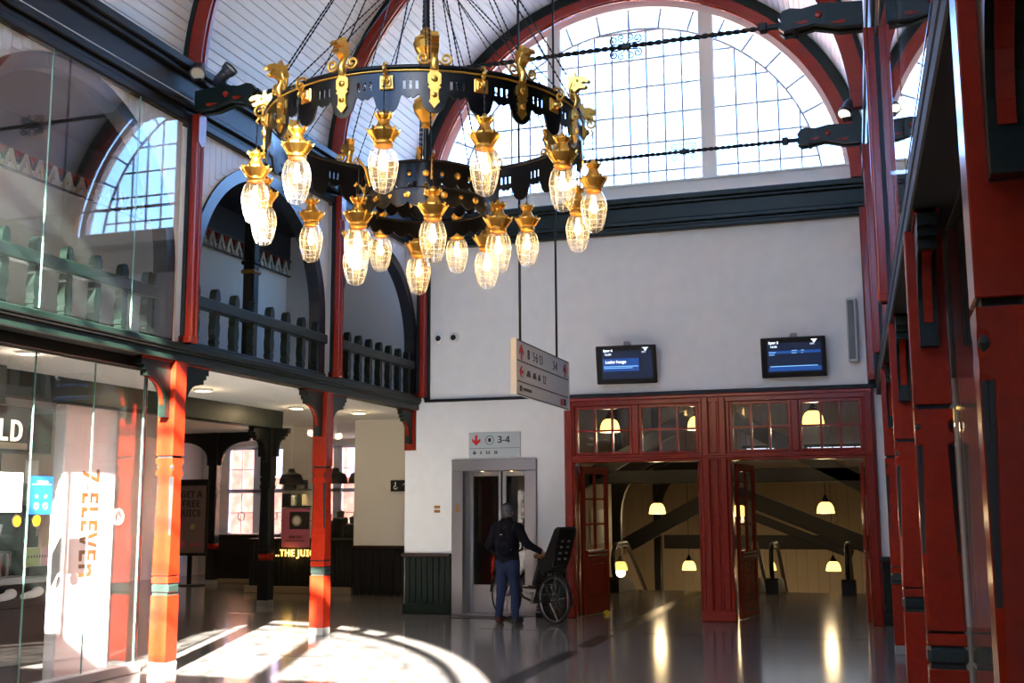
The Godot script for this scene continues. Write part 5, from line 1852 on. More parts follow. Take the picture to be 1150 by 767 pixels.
func band(b: MB, R: float, y_top: float, y_slot: float, y_low: float, low: Callable, hole: Callable, cols: int) -> void:
	for i in cols:
		var a0 := TAU * i / cols
		var a1 := TAU * (i + 1) / cols
		var am := (a0 + a1) * 0.5
		var d0 := Vector3(cos(a0), 0, sin(a0))
		var d1 := Vector3(cos(a1), 0, sin(a1))
		var l0: float = low.call(a0)
		var l1: float = low.call(a1)
		for s in [[R - 0.008, -1.0], [R + 0.008, 1.0]]:
			var r: float = s[0]
			var n0: Vector3 = d0 * s[1]
			var n1: Vector3 = d1 * s[1]
			b.q4(d0 * r + Vector3(0, y_top, 0), d1 * r + Vector3(0, y_top, 0), d1 * r + Vector3(0, y_slot, 0), d0 * r + Vector3(0, y_slot, 0), n0, n1, n1, n0)
			if not hole.call(am):
				b.q4(d0 * r + Vector3(0, y_slot, 0), d1 * r + Vector3(0, y_slot, 0), d1 * r + Vector3(0, y_low, 0), d0 * r + Vector3(0, y_low, 0), n0, n1, n1, n0)
			b.q4(d0 * r + Vector3(0, y_low, 0), d1 * r + Vector3(0, y_low, 0), d1 * r + Vector3(0, l1, 0), d0 * r + Vector3(0, l0, 0), n0, n1, n1, n0)
		b.quad(d0 * (R - 0.008) + Vector3(0, l0, 0), d1 * (R - 0.008) + Vector3(0, l1, 0), d1 * (R + 0.008) + Vector3(0, l1, 0), d0 * (R + 0.008) + Vector3(0, l0, 0), Vector3.DOWN)

func circle(R: float, y: float, n := 72) -> Array:
	var p := []
	for i in n + 1: p.append(Vector3(cos(TAU * i / n) * R, y, sin(TAU * i / n) * R))
	return p

func vase(y: float, s: float) -> MB:
	var b := MB.new()
	b.lathe([Vector2(0.015, -0.16), Vector2(0.04, -0.14), Vector2(0.045, -0.12), Vector2(0.03, -0.1), Vector2(0.06, -0.07), Vector2(0.1, -0.01), Vector2(0.115, 0.05), Vector2(0.1, 0.08), Vector2(0.105, 0.09), Vector2(0.09, 0.1), Vector2(0.05, 0.14), Vector2(0.055, 0.16), Vector2(0.02, 0.2)], 20, Transform3D(Basis().scaled(Vector3.ONE * s), Vector3(0, y, 0)))
	return b

func chandelier() -> void:
	var ch := thing("chandelier", "huge black ring chandelier with gilt dragons and glass lamps", "chandelier", Vector3(-3.54, 0, -8.58))
	var b := MB.new()
	var P := deg_to_rad(15.0)
	var off := deg_to_rad(5.0)
	var low := func(a: float) -> float:
		var u := absf(fposmod((a - off) / P + 0.5, 1.0) - 0.5)
		if u < 0.27: return 4.775 - 0.115 * sqrt(1.0 - pow(u / 0.27, 2.0)) - 0.012
		return 4.775 + 0.012 * sin((u - 0.27) / 0.23 * PI * 2.0)
	var hole := func(a: float) -> bool:
		var u := fposmod((a - off) / P, 1.0) * 15.0
		return absf(u - 5.4) < 0.42 or absf(u - 7.5) < 0.42 or absf(u - 9.6) < 0.42
	band(b, 1.40, 4.99, 4.90, 4.83, low, hole, 720)
	var fit := Transform3D(Basis().scaled(Vector3(0.952, 1, 0.952)), Vector3(0, -0.08, 0))
	add(b, "outer_band", M.iron_band, ch).transform = fit
	b = MB.new()
	b.tube(circle(1.405, 5.0), 0.022, 8, false)
	add(b, "top_rim", M.iron, ch).transform = fit
	b = MB.new()
	b.tube(circle(1.415, 4.972), 0.0085, 6, false)
	add(b, "gilt_bead", M.gold, ch).transform = fit
	# inner ring
	b = MB.new()
	var low2 := func(a: float) -> float: return 4.29 - 0.05 * absf(cos(a * 12.0))
	var hole2 := func(a: float) -> bool: return absf(fposmod(a / deg_to_rad(15.0), 1.0) - 0.5) < 0.12
	band(b, 0.50, 4.46, 4.39, 4.33, low2, hole2, 384)
	add(b, "inner_band", M.iron_band, ch)
	b = MB.new()
	var low3 := func(a: float) -> float: return 4.12 - 0.04 * absf(cos(a * 12.0))
	var none := func(_a: float) -> bool: return false
	band(b, 0.56, 4.22, 4.2, 4.16, low3, none, 288)
	add(b, "lower_band", M.iron_band, ch)
	b = MB.new()
	b.tube(circle(0.505, 4.465, 48), 0.014, 6, false)
	b.tube(circle(0.56, 4.225, 48), 0.012, 6, false)
	add(b, "inner_rim", M.iron, ch)
	b = MB.new()
	for k in 6:
		var a := TAU * k / 6.0 + 0.3
		b.bar(Vector3(0.5 * cos(a), 4.3, 0.5 * sin(a)), Vector3(0.56 * cos(a), 4.2, 0.56 * sin(a)), 0.03, 0.012)
		b.bar(Vector3(0.03 * cos(a), 4.42, 0.03 * sin(a)), Vector3(0.5 * cos(a), 4.42, 0.5 * sin(a)), 0.03, 0.012)
	add(b, "spoke", M.iron, ch)
	var stud := MB.new()
	stud.lathe([Vector2(0.03, 0.0), Vector2(0.026, 0.014), Vector2(0.0, 0.022)], 10, Transform3D(Basis(Vector3.BACK, -PI * 0.5), Vector3.ZERO))
	var sm := stud.mesh()
	for k in 24:
		var a := TAU * (k + 0.5) / 24.0
		var q := Basis(Vector3.UP, -a)
		put(sm, "gilt_stud", M.gold, ch, Transform3D(q.scaled_local(Vector3.ONE * (1.0 if k % 2 == 0 else 0.6)), Vector3(0.508 * cos(a), 4.36, 0.508 * sin(a))))
		put(sm, "gilt_stud", M.gold, ch, Transform3D(q.scaled_local(Vector3.ONE * (0.6 if k % 2 == 0 else 1.0)), Vector3(0.568 * cos(a), 4.17, 0.568 * sin(a))))
	# middle rod with gilt vases
	b = MB.new()
	b.tube([Vector3(0, 4.3, 0), Vector3(0, 10.2, 0)], 0.022, 8)
	add(b, "centre_rod", M.iron, ch)
	add(vase(5.06, 1.0), "gilt_vase", M.gold, ch)
	add(vase(5.62, 1.0), "gilt_vase", M.gold, ch)
	add(vase(4.3, 0.6), "gilt_vase", M.gold, ch)
	b = MB.new()
	b.tube(circle(0.16, 7.35, 24), 0.02, 6, false)
	b.tube(circle(0.13, 6.5, 24), 0.016, 6, false)
	for k in 4:
		var a := TAU * k / 4.0
		b.bar(Vector3(0, 7.35, 0), Vector3(cos(a) * 0.16, 7.35, sin(a) * 0.16), 0.02, 0.02)
		b.bar(Vector3(0, 6.5, 0), Vector3(cos(a) * 0.13, 6.5, sin(a) * 0.13), 0.02, 0.02)
	add(b, "crown_ring", M.iron, ch)
	# dragon finial, built once
	var dg := Node3D.new()
	dg.name = "dragon_finial"
	ch.add_child(dg, true)
	b = MB.new()
	b.extrude(poly([-0.03, 5.02, 0.03, 5.02, 0.03, 4.96, 0.05, 4.94, 0.05, 4.87, 0.035, 4.855, 0.05, 4.84, 0.03, 4.82, 0.03, 4.75, 0.04, 4.73, 0.0, 4.68, -0.04, 4.73, -0.03, 4.75, -0.03, 4.82, -0.05, 4.84, -0.035, 4.855, -0.05, 4.87, -0.05, 4.94, -0.03, 4.96]), 1.409, 1.428, Transform3D(YZ, Vector3.ZERO))
	b.lathe([Vector2(0.026, 0.0), Vector2(0.02, 0.016), Vector2(0.0, 0.022)], 12, Transform3D(Basis(Vector3.BACK, -PI * 0.5), Vector3(1.428, 4.905, 0)))
	b.lathe([Vector2(0.022, 0.0), Vector2(0.018, 0.016), Vector2(0.0, 0.022)], 12, Transform3D(Basis(Vector3.BACK, -PI * 0.5), Vector3(1.428, 4.78, 0)))
	add(b, "strap", M.gold, dg)
	b = MB.new()
	b.tube([Vector3(1.42, 4.98, 0), Vector3(1.435, 5.03, 0), Vector3(1.415, 5.08, 0), Vector3(1.40, 5.12, 0), Vector3(1.42, 5.17, 0)], [0.03, 0.034, 0.03, 0.034, 0.036], 8)
	add(b, "neck", M.gold, dg)
	b = MB.new()
	b.extrude(poly([1.36, 5.14, 1.38, 5.20, 1.36, 5.25, 1.405, 5.225, 1.43, 5.27, 1.445, 5.22, 1.49, 5.225, 1.535, 5.205, 1.555, 5.18, 1.54, 5.165, 1.505, 5.175, 1.485, 5.165, 1.53, 5.14, 1.515, 5.12, 1.465, 5.125, 1.43, 5.10]), -0.028, 0.028)
	b.lathe([Vector2(0.0, -0.035), Vector2(0.012, -0.03), Vector2(0.012, 0.03), Vector2(0.0, 0.035)], 8, Transform3D(Basis(Vector3.RIGHT, PI * 0.5), Vector3(1.455, 5.19, 0)))
	add(b, "head", M.gold, dg)
	for s in [-1.0, 1.0]:
		b = MB.new()
		b.tube([Vector3(1.425, 5.03, s * 0.02)] + spiral(Vector3(1.425, 5.06, s * 0.085), Vector3(0, 0, -s), Vector3(0, -1, 0), 0.05, 0.4, 1.35), 0.011, 6)
		add(b, "scroll", M.gold, dg)
	b = MB.new()
	chain(b, Vector3(1.39, 5.2, 0), Vector3(0.16, 7.35, 0))
	chain(b, Vector3(1.39, 5.02, 0.06), Vector3(0.13, 6.5, 0.03), 0.007)
	add(b, "chain", M.iron, dg)
	for k in 12:
		var o := dg
		if k > 0:
			o = dg.duplicate()
			o.name = "dragon_finial"
			ch.add_child(o, true)
		o.transform = Transform3D(Basis(Vector3.UP, -(off + TAU * k / 12.0)), Vector3(0, -0.08, 0)) * Transform3D(Basis(), Vector3(-0.068, 0, 0))
	# gilt boss with hook, built once; then the lamps
	var bo := Node3D.new()
	bo.name = "gilt_boss"
	ch.add_child(bo, true)
	b = MB.new()
	b.box(Vector3(1.418, 4.88, 0), Vector3(0.02, 0.11, 0.11), Basis(), 0.008)
	b.box(Vector3(1.432, 4.88, 0), Vector3(0.02, 0.08, 0.08), Basis(), 0.009)
	b.lathe([Vector2(0.03, 0.0), Vector2(0.022, 0.02), Vector2(0.0, 0.028)], 12, Transform3D(Basis(Vector3.BACK, -PI * 0.5), Vector3(1.442, 4.88, 0)))
	add(b, "plate", M.gold, bo)
	b = MB.new()
	b.tube([Vector3(1.40, 4.99, 0), Vector3(1.44, 5.02, 0), Vector3(1.49, 5.0, 0)] + spiral(Vector3(1.475, 4.95, 0), Vector3(0, 1, 0), Vector3(1, 0, 0), 0.045, 0.5, 1.2, 16), 0.011, 6)
	b.tube([Vector3(1.48, 4.9, 0), Vector3(1.5, 4.87, 0), Vector3(1.48, 4.85, 0)], 0.01, 6)
	add(b, "hook", M.gold, bo)
	var lo := deg_to_rad(20.0)
	for k in 12:
		var o := bo
		if k > 0:
			o = bo.duplicate()
			o.name = "gilt_boss"
			ch.add_child(o, true)
		o.transform = Transform3D(Basis(Vector3.UP, -(lo + TAU * k / 12.0)), Vector3(0, -0.08, 0)) * Transform3D(Basis(), Vector3(-0.068, 0, 0))
	# lamp shapes
	var cap := MB.new()
	cap.lathe([Vector2(0.062, 0.135), Vector2(0.072, 0.15), Vector2(0.066, 0.17), Vector2(0.07, 0.18), Vector2(0.115, 0.235), Vector2(0.112, 0.25), Vector2(0.075, 0.262), Vector2(0.05, 0.3), Vector2(0.036, 0.335), Vector2(0.062, 0.36), Vector2(0.06, 0.372), Vector2(0.03, 0.38), Vector2(0.014, 0.41), Vector2(0.0, 0.415)], 18)
	for k in 9:
		var a := TAU * k / 9.0
		cap.bar(Vector3(cos(a) * 0.07, 0.175, sin(a) * 0.07), Vector3(cos(a) * 0.124, 0.26, sin(a) * 0.124), 0.016, 0.01)
		cap.bar(Vector3(cos(a) * 0.04, 0.335, sin(a) * 0.04), Vector3(cos(a) * 0.07, 0.385, sin(a) * 0.07), 0.012, 0.01)
	var cap_m := cap.mesh()
	var gl := MB.new()
	gl.lathe([Vector2(0.066, 0.14), Vector2(0.088, 0.10), Vector2(0.105, 0.04), Vector2(0.108, 0.0), Vector2(0.1, -0.06), Vector2(0.085, -0.13), Vector2(0.062, -0.19), Vector2(0.03, -0.21), Vector2(0.0, -0.212)], 10, Transform3D(), true)
	var gl_m := gl.mesh()
	var rb := MB.new()
	for k in 10:
		var a := TAU * k / 10.0
		var d := Vector3(cos(a), 0, sin(a))
		rb.tube([d * 0.089 + Vector3(0, 0.10, 0), d * 0.106 + Vector3(0, 0.04, 0), d * 0.109 + Vector3(0, 0.0, 0), d * 0.101 + Vector3(0, -0.06, 0), d * 0.086 + Vector3(0, -0.13, 0), d * 0.063 + Vector3(0, -0.19, 0)], 0.0025, 3, false)
	for q in [[0.108, 0.01], [0.098, -0.075], [0.078, -0.15]]:
		rb.tube(circle(q[0], q[1], 20), 0.003, 3, false)
	var rb_m := rb.mesh()
	var bu := MB.new()
	bu.lathe([Vector2(0.0, -0.05), Vector2(0.022, -0.042), Vector2(0.033, -0.015), Vector2(0.033, 0.01), Vector2(0.02, 0.05), Vector2(0.015, 0.1)], 12)
	var bu_m := bu.mesh()
	var cn := MB.new()
	chain(cn, Vector3(0, 0.41, 0), Vector3(0, 0.65, 0), 0.008)
	var cn_m := cn.mesh()
	var spots := []
	for k in 12: spots.append([1.425, lo + TAU * k / 12.0, 4.15, 1.0])
	for k in 6: spots.append([0.66, deg_to_rad(2.5) + TAU * k / 6.0, 3.80, 1.0])
	for s in spots:
		var l := Node3D.new()
		l.name = "lamp"
		ch.add_child(l, true)
		l.position = Vector3(s[0] * cos(s[1]), s[2], s[0] * sin(s[1]))
		l.rotation.y = s[1] * 1.7
		put(cap_m, "crown_cap", M.gold, l)
		put(gl_m, "glass_shade", M.lamp_glass, l)
		put(rb_m, "glass_ribs", M.rib_glass, l)
		put(bu_m, "bulb", M.bulb_glow, l)
		put(cn_m, "chain", M.iron, l)
		lamp(l, Vector3(0, 0.0, 0), Color(1.0, 0.82, 0.55), 0.05, 0.03)
	for k in 6:
		var a := deg_to_rad(2.5) + TAU * k / 6.0
		var d := Vector3(cos(a), 0, sin(a))
		b = MB.new()
		b.tube([d * 0.55 + Vector3(0, 4.3, 0), d * 0.6 + Vector3(0, 4.44, 0), d * 0.66 + Vector3(0, 4.5, 0), d * 0.68 + Vector3(0, 4.47, 0)], 0.011, 6)
		add(b, "arm", M.gold, ch)
		b = MB.new()
		chain(b, d * 0.5 + Vector3(0, 4.47, 0), d * 0.1 + Vector3(0, 6.5, 0))
		add(b, "inner_chain", M.iron, ch)

# ---------------------------------------------------------------- bicycle with child seat
func bicycle() -> void:
	var rear := Vector3(-4.60, 0, -16.14)
	var front := Vector3(-5.54, 0, -16.76)
	var d := (front - rear).normalized()
	var t := thing("bicycle", "black city bicycle with child seat before the red portal", "bicycle", rear, atan2(-d.z, d.x))
	# local: +x to the front wheel, z across
	var WB := rear.distance_to(front)
	var R := 0.34
	var b: MB
	for w in [[0.0, 0.0], [WB, 0.0]]:
		var c := Vector3(w[0], R + 0.02, 0)
		var wh := Node3D.new()
		wh.name = "wheel"
		t.add_child(wh, true)
		wh.position = c
		var cir := []
		for i in 37: cir.append(Vector3(cos(TAU * i / 36.0), sin(TAU * i / 36.0), 0))
		var ty := []
		var rm := []
		for q in cir:
			ty.append(q * R); rm.append(q * (R - 0.028))
		b = MB.new()
		b.tube(ty, 0.021, 8, false)
		add(b, "tyre", M.tyre, wh)
		b = MB.new()
		b.tube(rm, 0.011, 6, false)
		add(b, "rim", M.steel, wh)
		b = MB.new()
		for i in 24:
			var a := TAU * i / 24.0
			b.tube([Vector3(cos(a + 0.5) * 0.03, sin(a + 0.5) * 0.03, 0.03 if i % 2 == 0 else -0.03), Vector3(cos(a) * (R - 0.03), sin(a) * (R - 0.03), 0)], 0.0018, 3, false)
		add(b, "spokes", M.chrome, wh)
		b = MB.new()
		b.tube([Vector3(0, 0, -0.06), Vector3(0, 0, 0.06)], 0.022, 10)
		add(b, "hub", M.steel, wh)
		var gd := []
		for i in 15:
			var a := deg_to_rad(lerpf(-10.0, 165.0, i / 14.0) if w[0] == 0.0 else lerpf(10.0, 175.0, i / 14.0))
			gd.append(Vector3(cos(PI - a) * (R + 0.04), sin(PI - a) * (R + 0.04), 0))
		b = MB.new()
		for i in 14: b.bar(gd[i], gd[i + 1], 0.05, 0.006, Vector3(0, 1, 0.001) if absf(gd[i].x) < 0.2 else Vector3(1, 0, 0.001))
		add(b, "mudguard", M.tyre, wh)
	var bb := Vector3(0.45, 0.29, 0)
	var rh := Vector3(0, R + 0.02, 0)
	var fh := Vector3(WB, R + 0.02, 0)
	var st := Vector3(0.27, 0.84, 0)
	var hd0 := Vector3(WB - 0.15, 0.60, 0)
	var hd1 := Vector3(WB - 0.20, 0.84, 0)
	b = MB.new()
	b.tube([bb, st], 0.017, 8)
	b.tube([hd0, Vector3(0.72, 0.36, 0), bb], 0.02, 8)
	b.tube([hd1, Vector3(0.74, 0.50, 0), Vector3(0.38, 0.50, 0)], 0.016, 8)
	b.tube([hd0, hd1], 0.022, 8)
	for s in [-1.0, 1.0]:
		b.tube([bb + Vector3(0, 0, s * 0.03), rh + Vector3(0, 0, s * 0.06)], 0.011, 6)
		b.tube([Vector3(0.30, 0.76, s * 0.02), rh + Vector3(0, 0, s * 0.06)], 0.009, 6)
	add(b, "frame", M.bike_black, t)
	b = MB.new()
	for s in [-1.0, 1.0]:
		b.tube([hd0 + Vector3(0, 0, s * 0.045), hd0 + Vector3(0.05, -0.1, s * 0.05), fh + Vector3(0, 0, s * 0.055)], 0.012, 6)
	b.tube([hd0 + Vector3(0, 0, -0.05), hd0 + Vector3(0, 0, 0.05)], 0.014, 6)
	add(b, "fork", M.bike_black, t)
	b = MB.new()
	b.tube([hd1, hd1 + Vector3(-0.04, 0.2, 0)], 0.013, 8)
	var hb := hd1 + Vector3(-0.02, 0.2, 0)
	b.tube([hb + Vector3(-0.22, 0.0, -0.30), hb + Vector3(-0.06, 0.02, -0.26), hb + Vector3(0.02, 0.0, -0.12), hb, hb + Vector3(0.02, 0.0, 0.12), hb + Vector3(-0.06, 0.02, 0.26), hb + Vector3(-0.22, 0.0, 0.30)], 0.011, 8)
	add(b, "handlebar", M.chrome, t)
	b = MB.new()
	for s in [-1.0, 1.0]: b.tube([hb + Vector3(-0.24, 0, s * 0.30), hb + Vector3(-0.12, 0.01, s * 0.282)], 0.017, 8)
	add(b, "grips", M.tyre, t)
	b = MB.new()
	b.tube([st, st + Vector3(-0.03, 0.1, 0)], 0.013, 8)
	add(b, "seat_post", M.chrome, t)
	b = MB.new()
	b.lathe([Vector2(0.0, -0.03), Vector2(0.1, -0.02), Vector2(0.125, 0.01), Vector2(0.11, 0.035), Vector2(0.0, 0.045)], 16, Transform3D(Basis(Vector3(0.9, 0, 0), Vector3(0, 1, 0), Vector3(0, 0, 0.85)), st + Vector3(-0.06, 0.13, 0)))
	b.tube([st + Vector3(0.0, 0.135, 0), st + Vector3(0.1, 0.14, 0), st + Vector3(0.17, 0.135, 0)], [0.05, 0.03, 0.02], 8)
	add(b, "saddle", M.saddle_tan, t)
	b = MB.new()
	b.ring(0.085, 0.1, 0, TAU, 28, 0.05, 0.056, Transform3D(Basis(), bb))
	b.tube([bb + Vector3(0, 0, -0.07), bb + Vector3(0, 0, 0.07)], 0.02, 8)
	for s in [-1.0, 1.0]:
		var e := bb + Vector3(s * 0.06, -s * 0.15, s * 0.075)
		b.bar(bb + Vector3(0, 0, s * 0.07), e, 0.014, 0.022)
		b.box(e + Vector3(0, 0, s * 0.05), Vector3(0.09, 0.025, 0.09), Basis(), 0.006)
	add(b, "crank", M.steel, t)
	b = MB.new()
	b.box(Vector3(0.22, 0.36, 0.055), Vector3(0.5, 0.13, 0.025), Basis(Vector3.BACK, -0.08), 0.01)
	add(b, "chain_guard", M.bike_black, t)
	b = MB.new()
	b.bar(Vector3(0.02, 0.02, 0.1), Vector3(0.16, 0.3, 0.05), 0.014, 0.014)
	b.tube([Vector3(0.0, R + 0.02, 0.07), Vector3(-0.36, R + 0.08, 0.05)], 0.005, 5)
	add(b, "kickstand", M.steel, t)
	b = MB.new()
	for s in [-0.07, 0.0, 0.07]: b.tube([Vector3(0.26, 0.76, s), Vector3(-0.24, 0.76, s)], 0.007, 6)
	for s in [-0.07, 0.07]: b.tube([rh + Vector3(0, 0, s), Vector3(-0.12, 0.76, s)], 0.006, 6)
	b.tube([Vector3(-0.24, 0.76, -0.07), Vector3(-0.24, 0.76, 0.07)], 0.007, 6)
	add(b, "rack", M.bike_black, t)
	b = MB.new()
	b.box(Vector3(0.2, 0.69, 0.09), Vector3(0.1, 0.07, 0.02), Basis(), 0.008)
	add(b, "white_reflector", M.window_white, t)
	# child seat shell
	var cs := Node3D.new()
	cs.name = "child_seat"
	t.add_child(cs, true)
	b = MB.new()
	var pr := PackedVector2Array([Vector2(0.20, 0.80), Vector2(0.19, 0.90), Vector2(0.06, 0.98), Vector2(-0.04, 1.22), Vector2(-0.10, 1.38), Vector2(-0.17, 1.41), Vector2(-0.215, 1.37), Vector2(-0.19, 1.22), Vector2(-0.15, 0.98), Vector2(-0.10, 0.82), Vector2(0.05, 0.77)])
	for i in pr.size(): pr[i].x -= (pr[i].y - 0.8) * 0.2
	b.extrude(pr, 0.135, 0.165)
	b.extrude(pr, -0.165, -0.135)
	b.bar(Vector3(-0.128, 0.84, 0), Vector3(-0.306, 1.38, 0), 0.30, 0.03, Vector3.RIGHT, 0.01)
	b.box(Vector3(0.05, 0.80, 0), Vector3(0.3, 0.04, 0.30), Basis(), 0.01)
	b.box(Vector3(-0.282, 1.385, 0), Vector3(0.1, 0.05, 0.33), Basis(), 0.02)
	add(b, "shell", M.seat_black, cs)
	for s in [-1.0, 1.0]:
		b = MB.new()
		b.bar(Vector3(0.17, 0.84, s * 0.13), Vector3(0.26, 0.56, s * 0.15), 0.1, 0.04, Vector3.RIGHT, 0.012)
		b.box(Vector3(0.29, 0.54, s * 0.15), Vector3(0.16, 0.03, 0.1), Basis(), 0.01)
		add(b, "leg_guard", M.seat_black, cs)
	for i in 4:
		for s in [-1.0, 1.0]:
			b = MB.new()
			b.box(Vector3(-0.19 - 0.028 * i, 0.95 + i * 0.085, s * 0.06), Vector3(0.02, 0.03, 0.045), Basis(), 0.004)
			add(b, "vent_slot", M.steel, cs)
		b = MB.new()
		b.box(Vector3(-0.096 - 0.045 * i, 0.98 + i * 0.085, 0.166), Vector3(0.02, 0.035, 0.006))
		add(b, "vent_slot", M.steel, cs)
	b = MB.new()
	b.tube([Vector3(0.12, 0.98, 0.09), Vector3(0.16, 0.86, 0.16)], 0.012, 6)
	add(b, "harness_buckle", M.window_white, cs)

# ---------------------------------------------------------------- a figure from smooth bones (surface nets)
func figure(b: MB, bones: Array, cell: float, k: float) -> void:
	var lo := Vector3(1e9, 1e9, 1e9)
	var hi := -lo
	for q in bones:
		var rr: float = maxf(q[2], q[3]) + k + cell * 2.0
		lo = lo.min(q[0] - Vector3.ONE * rr).min(q[1] - Vector3.ONE * rr)
		hi = hi.max(q[0] + Vector3.ONE * rr).max(q[1] + Vector3.ONE * rr)
	var nx := int((hi.x - lo.x) / cell) + 2
	var ny := int((hi.y - lo.y) / cell) + 2
	var nz := int((hi.z - lo.z) / cell) + 2
	var f := PackedFloat32Array()
	f.resize(nx * ny * nz)
	f.fill(1.0)
	var owner_of := PackedInt32Array()
	owner_of.resize(nx * ny * nz)
	var best := PackedFloat32Array()
	best.resize(nx * ny * nz)
	best.fill(9.0)
	for bi in bones.size():
		var q = bones[bi]
		var p0: Vector3 = q[0]
		var p1: Vector3 = q[1]
		var ra: float = q[2]
		var rb: float = q[3]
		var flat: Vector3 = q[5] if q.size() > 5 else Vector3.ONE
		var ax := p1 - p0
		var ll := maxf(ax.length_squared(), 1e-8)
		var pad := maxf(ra, rb) * maxf(flat.x, maxf(flat.y, flat.z)) + k + cell * 2.0
		var mn := (p0.min(p1) - Vector3.ONE * pad - lo) / cell
		var mx := (p0.max(p1) + Vector3.ONE * pad - lo) / cell
		for z in range(maxi(0, int(mn.z)), mini(nz - 1, int(mx.z) + 1) + 1):
			for y in range(maxi(0, int(mn.y)), mini(ny - 1, int(mx.y) + 1) + 1):
				var row := (z * ny + y) * nx
				for x in range(maxi(0, int(mn.x)), mini(nx - 1, int(mx.x) + 1) + 1):
					var p := lo + Vector3(x, y, z) * cell
					var h := clampf((p - p0).dot(ax) / ll, 0.0, 1.0)
					var dv := (p - p0 - ax * h) / flat
					var dd := dv.length() - lerpf(ra, rb, h)
					var o := f[row + x]
					var hh := maxf(k - absf(o - dd), 0.0) / k
					f[row + x] = minf(o, dd) - hh * hh * k * 0.25
					if dd < best[row + x]:
						best[row + x] = dd
						owner_of[row + x] = bi
	var vid := PackedInt32Array()
	vid.resize(nx * ny * nz)
	vid.fill(-1)
	var pos := PackedVector3Array()
	var nor := PackedVector3Array()
	var col := PackedColorArray()
	var st := [0, 1, nx, nx + 1, nx * ny, nx * ny + 1, nx * ny + nx, nx * ny + nx + 1]
	var co := [Vector3(0, 0, 0), Vector3(1, 0, 0), Vector3(0, 1, 0), Vector3(1, 1, 0), Vector3(0, 0, 1), Vector3(1, 0, 1), Vector3(0, 1, 1), Vector3(1, 1, 1)]
	var ed := [[0, 1], [2, 3], [4, 5], [6, 7], [0, 2], [1, 3], [4, 6], [5, 7], [0, 4], [1, 5], [2, 6], [3, 7]]
	for z in nz - 1:
		for y in ny - 1:
			for x in nx - 1:
				var i := (z * ny + y) * nx + x
				var m := 0
				for c in 8:
					if f[i + st[c]] < 0.0: m += 1
				if m == 0 or m == 8: continue
				var s := Vector3.ZERO
				var cnt := 0
				for e in ed:
					var fa := f[i + st[e[0]]]
					var fb := f[i + st[e[1]]]
					if (fa < 0.0) != (fb < 0.0):
						var pa: Vector3 = co[e[0]]
						s += pa.lerp(co[e[1]], fa / (fa - fb))
						cnt += 1
				vid[i] = pos.size()
				pos.append(lo + (Vector3(x, y, z) + s / cnt) * cell)
				var g := Vector3(f[i + 1] - f[i] + f[i + st[7]] - f[i + st[6]], f[i + nx] - f[i] + f[i + st[7]] - f[i + st[5]], f[i + nx * ny] - f[i] + f[i + st[7]] - f[i + st[3]])
				nor.append(g.normalized())
				col.append(bones[owner_of[i]][4])
	b.use_color = true
	var sx := [[1, nx, nx * ny], [nx, 1, nx * ny], [nx * ny, 1, nx]]
	for z in range(1, nz - 1):
		for y in range(1, ny - 1):
			for x in range(1, nx - 1):
				var i := (z * ny + y) * nx + x
				var s0 := f[i] < 0.0
				for ax in 3:
					if s0 != (f[i + sx[ax][0]] < 0.0):
						var u: int = sx[ax][1]
						var w: int = sx[ax][2]
						var a := vid[i]; var c := vid[i - u]; var d := vid[i - u - w]; var e := vid[i - w]
						if a < 0 or c < 0 or d < 0 or e < 0: continue
						b.tint = col[a]
						b.q4(pos[a], pos[c], pos[d], pos[e], nor[a], nor[c], nor[d], nor[e])

